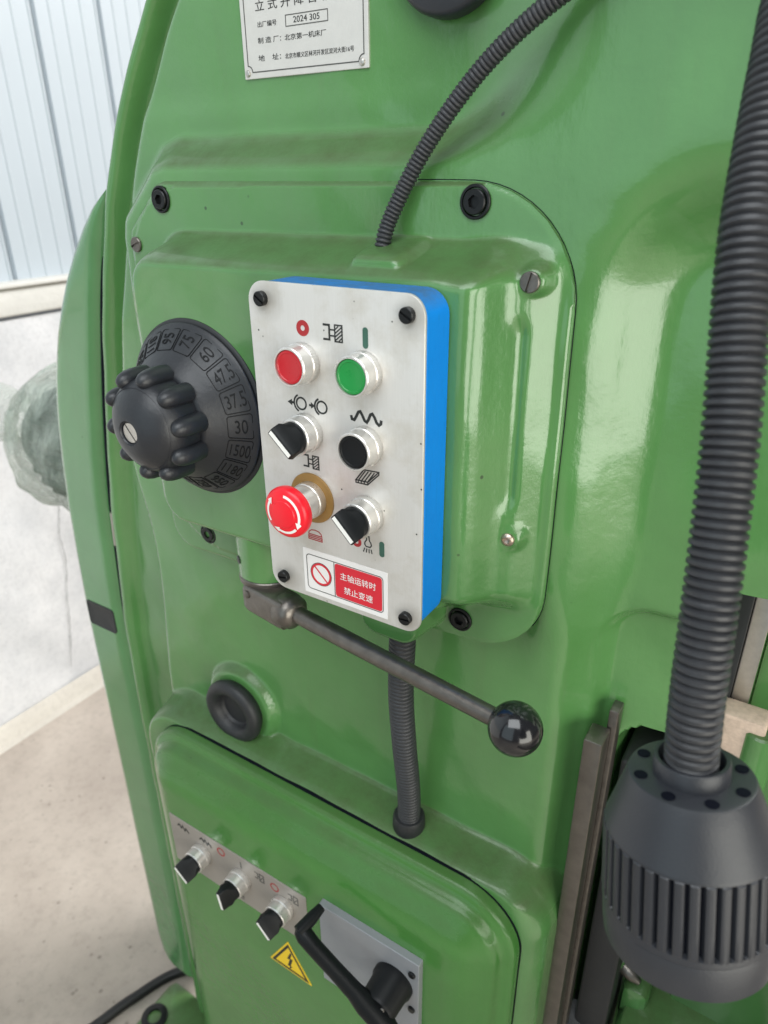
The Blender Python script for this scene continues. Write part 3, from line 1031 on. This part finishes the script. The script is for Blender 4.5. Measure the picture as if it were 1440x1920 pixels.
for z in (.6865, .6265):
    obj('plate_screw', lathe([(.0042, 0), (.0042, .0018), (.0034, .0026)], (.0625, YI, z), (0, -1, 0), 20), 'bolt', iso)
tag = obj('white_tag', box(.016, .032, YI - .052, YI - .048, .592, .628, .0008), 'white', iso)

# ------------------------------------------------------------------ control panel
cp = thing('control_panel', 'push button control panel, brushed silver face on a bright blue box', 'control panel', (0, .032, 1.125))
obj('blue_box', slab(-.0715, .0722, 1.1260, 1.3745, .017, [(.001, .0335), (0, .0325), (0, .0045), (.0006, .0035)], 8), 'blue', cp, angle=30)
obj('gasket', slab(-.0712, .0718, 1.1262, 1.3742, .016, [(0, .0036), (0, .0022)], 8), 'tan', cp, angle=30)
fp = obj('face_plate', slab(-.0725, .0725, 1.1252, 1.3748, .014, [(0, .0022), (0, .0006), (.0004, .0001), (.0009, 0)], 8), 'face_plate', cp, angle=30)
ps_m = mesh('panel_screw', *slotted(.0052, .0042, .0016, .0016), 'bolt', angle=40)
for (x, z, a) in ((-.0592, 1.3630, -35), (.0606, 1.3620, -30), (-.0585, 1.1378, 12), (.0602, 1.1380, 4)):
    inst('panel_screw', ps_m, cp, (x, 0, z), Quaternion((0, 1, 0), R(-a)))

def button(x, z, cap):
    root = thing_part('push_button', cp)
    def km(j, i):
        return -.00035 if (i % 2 and j in (1, 2)) else 0
    obj('bezel', lathe([(.0140, 0), (.0146, .0008), (.0146, .0062), (.0138, .0068), (.0138, .0162), (.0131, .017), (.0121, .017), (.0118, .0145)], (x, 0, z), (0, -1, 0), 96, km, cap1=False), 'bezel', root)
    obj('cap', lathe([(.0118, .010), (.0118, .0158), (.0114, .0163), (.0100, .0165), (.0096, .0161), (.005, .0158), (.002, .0157)], (x, 0, z), (0, -1, 0), 48), cap, root)
    return root
button(-.0250, 1.3217, 'red_cap')['label'] = 'red push button'
button(.0269, 1.3219, 'green_cap')['label'] = 'green push button'
button(.0269, 1.2697, 'black_cap')['label'] = 'black push button'
selector(cp, 'selector_switch', -.0252, 0, 1.2705, -43)
selector(cp, 'selector_switch', .0268, 0, 1.2168, -46)
# emergency stop
es = thing_part('emergency_stop', cp)
es['label'] = 'red mushroom stop button'
ex, ez = -.0243, 1.2172
obj('washer', lathe([(.0205, 0), (.0205, .0008), (.0200, .0012), (.0145, .0012)], (ex, 0, ez), (0, -1, 0), 56), 'tan', es)
def km2(j, i):
    return -.00035 if (i % 2 and j in (1, 2)) else 0
obj('collar', lathe([(.0140, .001), (.0143, .002), (.0143, .0078), (.0136, .0084), (.0136, .019), (.0125, .020), (.0105, .0205), (.0105, .027)], (ex, 0, ez), (0, -1, 0), 96, km2), 'bezel', es)
mush = obj('mushroom_cap', lathe([(.0100, .0225), (.0168, .0235), (.0194, .0252), (.0200, .0280), (.0199, .0305), (.0190, .0325), (.0172, .0337), (.0125, .0345), (.0108, .0346), (.0102, .0352), (.0060, .0356), (.0015, .0357)], (ex, 0, ez), (0, -1, 0), 56), 'red_stop', es)
arrows = []
for a0, a1 in ((150, 212), (-18, 86), (250, 318)):
    rr_ = .0146
    ys = -.0344
    n = 12
    vsA, fsA = [], []
    for k in range(n + 1):
        a = R(a1 + (a0 - a1) * k / n) if True else 0
        for rad, yy in ((rr_ - .0010, ys - .0001), (rr_ + .0010, ys + .0003)):
            vsA.append((ex + rad * math.cos(a), yy - .0001, ez + rad * math.sin(a)))
    for k in range(n):
        fsA.append((2 * k, 2 * k + 1, 2 * k + 3, 2 * k + 2))
    aE = R(a0)
    tdir = (math.sin(aE), -math.cos(aE))
    p = (ex + rr_ * math.cos(aE), ez + rr_ * math.sin(aE))
    ra_ = (math.cos(aE), math.sin(aE))
    s0 = len(vsA)
    vsA += [(p[0] - ra_[0] * .0026, ys - .0006, p[1] - ra_[1] * .0026), (p[0] + ra_[0] * .0026, ys + .0008, p[1] + ra_[1] * .0026), (p[0] + tdir[0] * .0050, ys - .0002, p[1] + tdir[1] * .0050)]
    fsA.append((s0, s0 + 1, s0 + 2))
    arrows.append((vsA, fsA))
obj('turn_arrows', join(*arrows), 'white', mush, smooth=False)

# printed symbols
def chuck(x, z, s):
    return join(stroke([(x - .0088 * s, z + .0052 * s), (x - .0036 * s, z + .0052 * s), (x - .0036 * s, z - .0045 * s), (x - .0088 * s, z - .0045 * s)], .0014 * s, 0),
        stroke([(x - .0036 * s, z + .0022 * s), (x + .0008 * s, z + .0022 * s)], .0010 * s, 0), stroke([(x - .0036 * s, z - .0018 * s), (x + .0008 * s, z - .0018 * s)], .0010 * s, 0),
        stroke([(x + .0010 * s, z + .0056 * s), (x + .0070 * s, z + .0056 * s), (x + .0070 * s, z - .0054 * s), (x + .0010 * s, z - .0054 * s)], .0010 * s, 0, True),
        *[stroke([(x + .0014 * s, z + (a) * s), (x + .0066 * s, z + (a + .0042) * s)], .0009 * s, 0) for a in (-.0046, -.0022, .0002)],
        stroke([(x + .0014 * s, z + .0026 * s), (x + .0040 * s, z + .0050 * s)], .0008 * s, 0), stroke([(x + .0042 * s, z - .0050 * s), (x + .0066 * s, z - .0028 * s)], .0008 * s, 0))
obj('stop_mark', stroke(circ(-.0242, 1.3457, .0037, 24), .0036, 0, True), 'ink_red', fp, smooth=False)
obj('spindle_mark', chuck(.0022, 1.3448, 1), 'ink', fp, smooth=False)
obj('start_mark', plate2(rrect(.0258, .0300, 1.3374, 1.3512, .0020), 0), 'ink_green', fp, smooth=False)
obj('clamp_mark', join(stroke(circ(-.0295, 1.2912, .0044, 22), .0013, 0, True), stroke(circ(-.0295, 1.2912, .0066, 10, 115, 245), .0013, 0), stroke([(-.0365, 1.2910), (-.0385, 1.2910)], .0016, 0), plate2([(-.0382, 1.2934), (-.0422, 1.2910), (-.0382, 1.2886)], 0),
    stroke(circ(-.0108, 1.2912, .0044, 22), .0013, 0, True), stroke(circ(-.0108, 1.2912, .0064, 10, 115, 245), .0014, 0), stroke([(-.0222, 1.2912), (-.0200, 1.2912)], .0016, 0), plate2([(-.0206, 1.2888), (-.0172, 1.2912), (-.0206, 1.2936)], 0)), 'ink', fp, smooth=False)
obj('inching_mark', stroke([(.0146, 1.2898), (.0152, 1.2872), (.0172, 1.2868), (.0192, 1.2900), (.0208, 1.2930), (.0224, 1.2936), (.0240, 1.2912), (.0258, 1.2876), (.0276, 1.2866), (.0292, 1.2890), (.0308, 1.2926), (.0324, 1.2934), (.0340, 1.2914), (.0358, 1.2876), (.0376, 1.2862), (.0392, 1.2874), (.0396, 1.2900)], .0021, 0), 'ink', fp, smooth=False)
obj('brake_mark', chuck(-.0228, 1.2470, .92), 'ink', fp, smooth=False)
def par(ox):
    return [(.0196 + ox, 1.2420), (.0256 + ox, 1.2502)]
obj('table_mark', join(stroke([(.0171, 1.2416), (.0243, 1.2508), (.0370, 1.2514), (.0275, 1.2418)], .0010, 0, True), *[stroke(par(o), .0009, 0) for o in (0, .0026, .0052, .0078)], stroke([(.0171, 1.2416), (.0171, 1.2396), (.0273, 1.2397), (.0275, 1.2418)], .0009, 0), stroke([(.0370, 1.2514), (.0370, 1.2494), (.0273, 1.2397)], .0009, 0),
    *[stroke([(.0192 + o, 1.2398), (.0192 + o, 1.2416)], .0008, 0) for o in (0, .0026, .0052)]), 'ink', fp, smooth=False)
obj('alarm_mark', join(stroke([(-.0300, 1.1852), (-.0296, 1.1872), (-.0272, 1.1890), (-.0236, 1.1896), (-.0200, 1.1890), (-.0176, 1.1872), (-.0172, 1.1852)], .0008, 0, True), stroke([(-.0302, 1.1838), (-.0170, 1.1838), (-.0170, 1.1808), (-.0302, 1.1808)], .0008, 0, True), stroke([(-.0300, 1.1823), (-.0172, 1.1823)], .0008, 0)), 'ink_red', fp, smooth=False)
obj('lamp_off_mark', stroke(circ(.0162, 1.1905, .0030, 20), .0026, 0, True), 'ink_red', fp, smooth=False)
obj('lamp_mark', join(stroke([(.0255, 1.1978), (.0275, 1.1978), (.0277, 1.1945), (.0292, 1.1925), (.0295, 1.1905), (.0282, 1.1889), (.0248, 1.1889), (.0235, 1.1905), (.0238, 1.1925), (.0253, 1.1945)], .0009, 0, True),
    *[stroke([(.0235 + k * .0019, 1.1874), (.0222 + k * .0026, 1.1838)], .0008, 0) for k in range(4)]), 'ink', fp, smooth=False)
obj('lamp_on_mark', plate2(rrect(.0366, .0410, 1.1838, 1.1966, .0021), 0), 'ink_green', fp, smooth=False)

# warning sticker
st = obj('warning_sticker', slab(-.0371, .0436, 1.1299, 1.1713, .0006, [(0, .0004), (0, -.0003), (.0002, -.00035)]), 'sticker_white', cp, smooth=False)
YK = -.00035
obj('sticker_frame', join(stroke(rrect(-.0335, .0397, 1.1346, 1.1664, .0030, 5), .0006, YK, True), stroke([(-.0062, 1.1349), (-.0062, 1.1661)], .0006, YK)), 'ink_grey', st, smooth=False)
obj('red_field', plate2(rrect(-.0054, .0387, 1.1355, 1.1655, .0022, 4), YK), 'sticker_red', st, smooth=False)
obj('no_sign', join(stroke(circ(-.0196, 1.1507, .0092, 32), .0017, YK, True), stroke([(-.0260, 1.1571), (-.0132, 1.1443)], .0012, YK)), 'sticker_red', st, smooth=False)
obj('sign_outline', stroke(circ(-.0196, 1.1507, .0104, 32), .0004, YK, True), 'ink_grey', st, smooth=False)
YT = YK - .00030
obj('lettering', join(text_fit('主轴运转时', -.0001, .0334, 1.1526, 1.1592, YT, .0), text_fit('禁止变速', .0030, .0303, 1.1404, 1.1470, YT, .0)), 'sticker_white', st, smooth=False)

# ------------------------------------------------------------------ speed dial
D = V((-.1755, .0345, 1.2545))
dial = thing('speed_dial', 'black speed selector dial with a lobed knob and embossed numbers, beside the control panel', 'dial', D)
obj('back_ring', lathe([(.0790, -.003), (.0790, .0015), (.0775, .0028), (.0745, .0030)], D, (0, -1, 0), 96), 'black_rubber', dial)
obj('skirt', lathe([(.0735, .001), (.0755, .0032), (.0760, .0048), (.0752, .0062), (.0728, .0074), (.0640, .0155), (.0550, .0240), (.0470, .0320), (.0445, .0348), (.0425, .0366), (.0400, .0372), (.0360, .0368)], D, (0, -1, 0), 96), 'dial_black', dial)
knob = obj('knob', lathe([(.0395, .034), (.0398, .048), (.0396, .054), (.0385, .0590), (.0362, .0630), (.0345, .0648), (.0341, .0646), (.0333, .0658), (.0265, .0710), (.0185, .0750), (.0110, .0772), (.0104, .0772), (.0100, .0762), (.0095, .0758), (.0095, .0745)], D, (0, -1, 0), 72), 'dial_black', dial)
for k in range(10):
    a = R(k * 36 + 8)
    er = V((math.cos(a), 0, math.sin(a)))
    p = [D + er * q + V((0, -h, 0)) for q, h in ((.0405, .0365), (.0410, .042), (.0412, .050), (.0408, .0555), (.0400, .0600), (.0390, .0632), (.0382, .0648), (.0378, .0653))]
    obj('lobe', tube(p, [.0086, .0084, .0082, .0079, .0071, .0054, .0032, .0008], 20), 'dial_black', dial)
cs = slotted(.0088, .0006, .0016, .0012)
inst('centre_screw', mesh('centre_screw', *cs, 'zinc', angle=40), dial, D + V((0, -.0746, 0)), Quaternion((0, 1, 0), R(52)))
# skirt markings: cone from (r .0728, h .0074) to (r .0470, h .0320)
c0, c1 = V((.0728, .0074)), V((.0470, .0320))
sl = (c1 - c0)
SLEN = sl.length
nrm = V((-sl.y, sl.x)).normalized()
nrm = nrm if nrm.x > 0 else -nrm
def on_cone(s, th, lift):
    """s: metres up the slant from the rim, th: angle"""
    q = c0 + sl * (s / SLEN) + nrm * lift
    return D + V((q.x * math.cos(th), -q.y, q.x * math.sin(th)))
NUM = ['30', '37.5', '47.5', '60', '75', '95', '118', '150', '190', '235', '300', '375', '475', '600', '750', '950', '1180', '1500']
MARKS = list(range(-5, 9))
for k in MARKS:
    th0 = R(k * 20 - 1)
    word = NUM[k % 18]
    # frame
    out = rrect(.0012, .0225, -.0104, .0104, .0024, 4)
    inn = rrect(.0019, .0218, -.0097, .0097, .0018, 4)
    vs, fs = [], []
    n = len(out)
    def cone_pt(s, t, lift):
        rad = .0728 + (.0470 - .0728) * s / SLEN
        # keep the frame's sides radial
        return on_cone(s, th0 + t / .0640, lift)
    for lst, lf in ((out, -.0003), (out, .00028), (inn, .00028), (inn, -.0003)):
        vs += [cone_pt(s, t, lf) for s, t in lst]
    for j in range(3):
        for i in range(n):
            q = (i + 1) % n
            fs.append((j * n + i, j * n + q, (j + 1) * n + q, (j + 1) * n + i))
    mark = obj('number_frame', (vs, fs), 'dial_mark', dial, smooth=False)
    tv, tf = text2d(word, 0)
    ax, bx = min(v.x for v in tv), max(v.x for v in tv)
    az, bz = min(v.y for v in tv), max(v.y for v in tv)
    wd_ = {2: .0105, 3: .0140, 4: .0165}[len(word)]
    hgt = .0115
    pts = []
    for v in tv:
        s = .0112 + wd_ / 2 - (v.x - ax) / (bx - ax) * wd_
        t = ((v.y - az) / (bz - az) - .5) * hgt
        pts.append(on_cone(s, th0 + t / .0625, .00005 + (v.z + .02) / .04 * .00032))
    obj('number', (pts, tf), 'dial_mark', mark, smooth=False)

# ------------------------------------------------------------------ shift lever
lev = thing('shift_lever', 'worn steel gear shift lever with a shiny black ball end, under the control panel', 'lever', (-.138, .066, 1.055))
piv = V((-.088, .030, 1.096))
ball = V((.1527, .0021, 1.0720))
rs = V((-.0960, .0400, 1.0715))
ld = (ball - rs).normalized()
obj('pivot_washer', lathe([(.0300, 0), (.0304, .001), (.0304, .0055), (.0295, .0065)], (bosc[0], bosc[1], 1.0805), (0, 0, 1), 48), 'dark_steel', lev)
sd_ = V((0, 0, 1))
lat = ld.cross(sd_).normalized()
rings = []
back = rs - ld * .050
for t, hw, hh in ((-.002, .0105, .0115), (0, .0125, .0135), (.006, .0138, .0145), (.048, .0140, .0150), (.056, .0135, .0150)):
    c0_ = back + ld * t
    o = rrect(-hw, hw, -hh, hh, .005, 4)
    rings.append([c0_ + lat * a + sd_ * (b - .004) for a, b in o])
obj('fork', loft(rings), 'dark_steel', lev)
obj('collar', lathe([(.0150, 0), (.0165, .002), (.0168, .012), (.0160, .017), (.0125, .0205), (.0092, .0225)], rs - ld * .006 + V((0, 0, -.003)), ld, 40), 'dark_steel', lev)
obj('rod', tube([rs + V((0, 0, -.003)), rs.lerp(ball, .3) + V((0, 0, -.002)), rs.lerp(ball, .94)], [.0082, .0084, .0074], 28), 'dark_steel', lev)
bp = []
for k in range(25):
    a = math.pi * k / 24
    bp.append((max(.0004, 0.0203 * math.sin(a)), -.0203 * math.cos(a)))
obj('ball_end', lathe(bp, ball, ld, 48), 'black_gloss', lev)
obj('pin_head', lathe([(.0042, 0), (.0042, .001), (.003, .0016)], back + ld * .008 - lat * .0139 * (1 if (-lat).y < 0 else -1) + V((0, 0, .003)), -lat if (-lat).y < 0 else lat, 20), 'steel', lev)

# ------------------------------------------------------------------ name plate
npz = thing('name_plate', 'etched silver name plate with black lettering, riveted above the gearbox cover', 'name plate', (-.1075, .122, 1.511))
YN = min(surf(column_y, x, z) for x in (-.166, -.108, -.049) for z in (1.512, 1.53, 1.56, 1.59)) - .0012
pl = obj('plate', slab(-.1666, -.0456, 1.5112, 1.6010, .0008, [(0, YN + .0050), (0, YN + .0002), (.0004, YN)]), 'name_metal', npz, smooth=False)
bx0, bx1, bz0 = -.1623, -.0496, 1.5157
r_ = .0045
line = [(bx0, 1.5980)] + [(bx0, bz0 + r_)] + [(bx0 + r_ * math.cos(R(90 - 90 * k / 6)), bz0 + r_ * math.sin(R(90 - 90 * k / 6))) for k in range(1, 6)] + [(bx0 + r_, bz0)]
line += [(bx1 - r_, bz0)] + [(bx1 - r_ * math.cos(R(90 * k / 6)), bz0 + r_ * math.sin(R(90 * k / 6))) for k in range(1, 6)] + [(bx1, bz0 + r_), (bx1, 1.5980)]
obj('border_line', stroke(line, .0008, YN), 'ink_grey', pl, smooth=False)
obj('number_box', stroke([(-.1210, 1.5433), (-.0811, 1.5433), (-.0811, 1.5504), (-.1210, 1.5504)], .0006, YN, True), 'ink_grey', pl, smooth=False)
tx = [text_fit('2024 305', -.1135, -.0886, 1.5450, 1.5490, YN), text_fit('出厂编号', -.1492, -.1300, 1.5451, 1.5489, YN),
      text_fit('制 造 厂：', -.1500, -.1265, 1.5344, 1.5384, YN), text_fit('北京第一机床厂', -.1228, -.0830, 1.5343, 1.5383, YN),
      text_fit('地    址：', -.1507, -.1276, 1.5227, 1.5268, YN), text_fit('北京市顺义区林河开发区双河大街16号', -.1234, -.0583, 1.5224, 1.5260, YN),
      text_fit('立 式 升 降 台 铣 床', -.1505, -.0640, 1.5556, 1.5625, YN)]
obj('lettering', join(*tx), 'ink', pl, smooth=False)
rv = mesh('rivet', *lathe([(.0026, -.001), (.0026, .0004), (.0022, .0011), (.0012, .0015), (.0004, .0016)], (0, 0, 0), (0, -1, 0), 20), 'zinc')
for x in (-.1628, -.0512):
    inst('rivet', rv, npz, (x, YN, 1.5152))

# ------------------------------------------------------------------ conduits
c1_ = thing('conduit', 'thin black corrugated conduit curving up from the gearbox cover', 'conduit', (-.001, .073, 1.39))
obj('hose', corrugated([(-.0005, .0640, 1.365), (-.0005, .0660, 1.395), (.0060, .0720, 1.4195), (.0290, .0790, 1.4605), (.0655, .0810, 1.5005), (.1100, .0800, 1.5305), (.1700, .0780, 1.5560), (.24, .08, 1.575)], .0058, .0030, .0011, 24), 'conduit', c1_)
c2_ = thing('conduit', 'black corrugated conduit running down to the ledge behind the lever', 'conduit', (.012, .088, .80))
obj('hose', corrugated([(.021, .060, 1.105), (.0205, .060, 1.07), (.0165, .064, 1.00), (.0170, .070, .93), (.0165, .080, .86), (.0130, .087, .805)], .0122, .0046, .0014, 28), 'conduit', c2_)
obj('gland', lathe([(.0175, 0), (.0178, .004), (.0172, .016), (.0158, .019), (.0130, .0192)], (.0128, .0872, .800), (.03, -.05, 1), 36), 'black_rubber', c2_)
obj('upper_sleeve', lathe([(.0150, 0), (.0152, .02), (.0145, .022), (.0120, .022)], (.0215, .060, 1.096), (0, 0, -1), 32), 'black_rubber', c2_)

# ------------------------------------------------------------------ work lamp
LT = V((.2761, -.0933, 1.1795))
LA = V((.1611, -.1204, -.9796)).normalized()
lamp = thing('work_lamp', 'grey plastic machine work lamp hanging on a ribbed gooseneck in front of the column', 'work lamp', LT)
obj('gooseneck', corrugated([(.2450, .075, 1.590), (.2378, .0368, 1.5208), (.2395, .0148, 1.4849), (.2437, -.0145, 1.4357), (.2476, -.0305, 1.4033), (.2578, -.0537, 1.3393), (.2628, -.0677, 1.3021), (.2670, -.0799, 1.2644), (.2710, -.0905, 1.2231), (.2742, -.0940, 1.1931), (.2761, -.0933, 1.1795)], .0123, .0044, .0018, 40, 10), 'conduit', lamp)
obj('collar', lathe([(.0176, .0005), (.0174, -.0080), (.0168, -.0090), (.0152, -.0090), (.0146, -.0080), (.0143, .000)], LT, LA, 64, cap0=False, cap1=False), 'lamp_plastic', lamp)
NS = 38
SEG = NS * 8
sprof = [(.0145, .0000), (.0276, .0000), (.0286, .0005), (.0292, .0016), (.0316, .0080), (.0344, .0155), (.0372, .0228), (.0394, .0285), (.0398, .0295), (.0398, .0303), (.0401, .0308), (.0404, .0440), (.0407, .0570), (.0410, .0700), (.0410, .0706), (.0411, .0716), (.0412, .0740), (.0407, .0748), (.0410, .0760), (.0409, .0880), (.0405, .0935), (.0395, .0945), (.0383, .0940), (.0360, .0800)]
def slots(j, i):
    k = i % 8
    if 10 <= j <= 13:
        return -.0030 if k in (0, 1) else (.0004 if k in (3, 4, 5, 6) else 0)
    return 0
vs, fs = lathe(sprof, LT, LA, SEG, slots, cap0=False, cap1=True)
fm = [1 if (10 <= k // SEG <= 12 and k % SEG % 8 == 0 and k < SEG * (len(sprof) - 1)) else 0 for k in range(len(fs))]  # slot floors coloured near-black in place of the shade inside them
shade = obj('shade', (vs, fs), ['lamp_plastic', 'slot_dark'], lamp, angle=32, fmat=fm)
a, u, v = frame(LA)
hm = mesh('vent_hole_shade', *lathe([(.0032, .0002), (.0030, -.0003), (.0026, -.0004)], (0, 0, 0), (0, 0, 1), 20), 'slot_dark')
rot = (-LA).to_track_quat('Z', 'Y')
for k in range(8):
    t = R(k * 45 + 14)
    inst('vent_hole_shade', hm, lamp, LT + (u * math.cos(t) + v * math.sin(t)) * .0240 - LA * .0003, rot)

# ------------------------------------------------------------------ knee beside the column
knee = thing('knee_casting', 'green knee castings with steel slideways in the shade behind the work lamp', 'knee', (.30, .30, FL))
obj('knee_body', box(.205, .50, .235, .50, FL, .52, .02), 'green', knee)
obj('clamp_boss', lathe([(.016, 0), (.017, .002), (.017, .030), (.015, .032)], (.2120, .205, .612), (.93, -.30, -.22), 32), 'green', knee)
obj('clamp_spindle', lathe([(.0085, 0), (.0085, .006), (.0070, .014), (.0030, .022)], (.2420, .195, .605), (.93, -.30, -.22), 24), 'steel', knee)
obj('clamp_lug', box(.245, .275, .185, .235, .52, .585, .008), 'green', knee)
vs, fs = lathe([(.01, .0), (.055, .001), (.072, .008), (.078, .020), (.078, .11)], (.325, .175, .560), (0, .15, -1), 48)
obj('knee_housing', (vs, fs), 'green', knee)
obj('hand_knob', lathe([(.030, 0), (.034, .006), (.034, .020), (.028, .028), (.010, .032)], (.205, .165, .505), (.2, -.6, .75), 32), 'black_rubber', knee)
obj('saddle_light_block', box(.42, .95, .05, .75, .28, .70, .02), 'green', knee)  # unseen block, added to keep doorway light off the knee
obj('table_light_block', box(.44, .78, -.45, 1.0, .705, .80, .006), 'steel', knee)  # unseen slab, added to keep doorway light off knee and cabinet door
way = obj('way_flange', box(.262, .34, .205, .30, 1.140, 1.40, .012), 'green', mill)
obj('way_wiper', box(.2625, .2785, .196, .24, .975, 1.138, .001), 'black_rubber', mill)
obj('way_face', box(.2790, .2935, .200, .24, .93, 1.138, .001), 'zinc', mill)
obj('way_back', box(.2945, .45, .215, .26, .5, 1.138, .004), 'green', mill)
obj('rough_block', box(.270, .312, .172, .198, .925, 1.018, .003), 'beige', mill)
obj('way_cover', lathe([(.012, 0), (.014, .002), (.014, .08), (.012, .082)], (.309, .18, .925), (0, 0, 1), 24), 'green', mill)

# ------------------------------------------------------------------ wrapped motor behind the guard
mot = thing('wrapped_motor', 'motor wrapped in crumpled clear plastic film, sticking out behind the rear guard', 'motor', (-.95, .45, .78))
mc = V((-.74, .48, .930))
ma = V((-1, .02, 0)).normalized()
fins = []
def finmod(j, i):
    return .010 if (i % 4 < 2 and 1 <= j <= 2) else 0
obj('motor_body', lathe([(.120, 0), (.125, .01), (.125, .30), (.118, .31), (.118, .33), (.100, .38), (.040, .40)], mc, ma, 96, finmod), 'motor', mot)
obj('shaft_cap', lathe([(.045, 0), (.045, .05), (.035, .06)], mc + ma * .39, ma, 32), 'beige', mot)
def film_mod(prof_n):
    rnd = random.Random(3)
    ph = [(rnd.uniform(2, 11), rnd.uniform(0, 6.28), rnd.uniform(.5, 3)) for _ in range(9)]
    def f(j, i):
        t = 2 * math.pi * i / 120
        s = 0
        for q, p0, w_ in ph:
            s += abs(math.sin(round(q) * t * .5 * 2 + p0 + j * w_ * .35)) ** 3 * .0022
        return (s - .004) * (1 if j < prof_n - 4 else .5)
    return f
fp_ = [(.10, -.02)] + [(.152 + .008 * math.sin(k * .9), .0 + k * .022) for k in range(16)] + [(.146, .355), (.134, .38), (.115, .405), (.092, .428), (.070, .447), (.052, .468), (.044, .50), (.050, .55), (.062, .61), (.070, .66)]
obj('plastic_wrap', lathe(fp_, mc, ma, 120, film_mod(len(fp_)), cap0=False, cap1=False), 'film', mot)

# ------------------------------------------------------------------ cable on the floor
cb = thing('floor_cable', 'black power cable lying on the concrete floor beside the machine base', 'cable', (-.66, .1, FL))
pth, _ = spline([(-.30, .40, FL + .011), (-.48, .29, FL + .011), (-.615, .185, FL + .011), (-.665, .08, FL + .011), (-.700, -.03, FL + .011), (-.80, -.22, FL + .011)], 60)
obj('cable_run', tube(pth, .0105, 14), 'cable_black', cb)
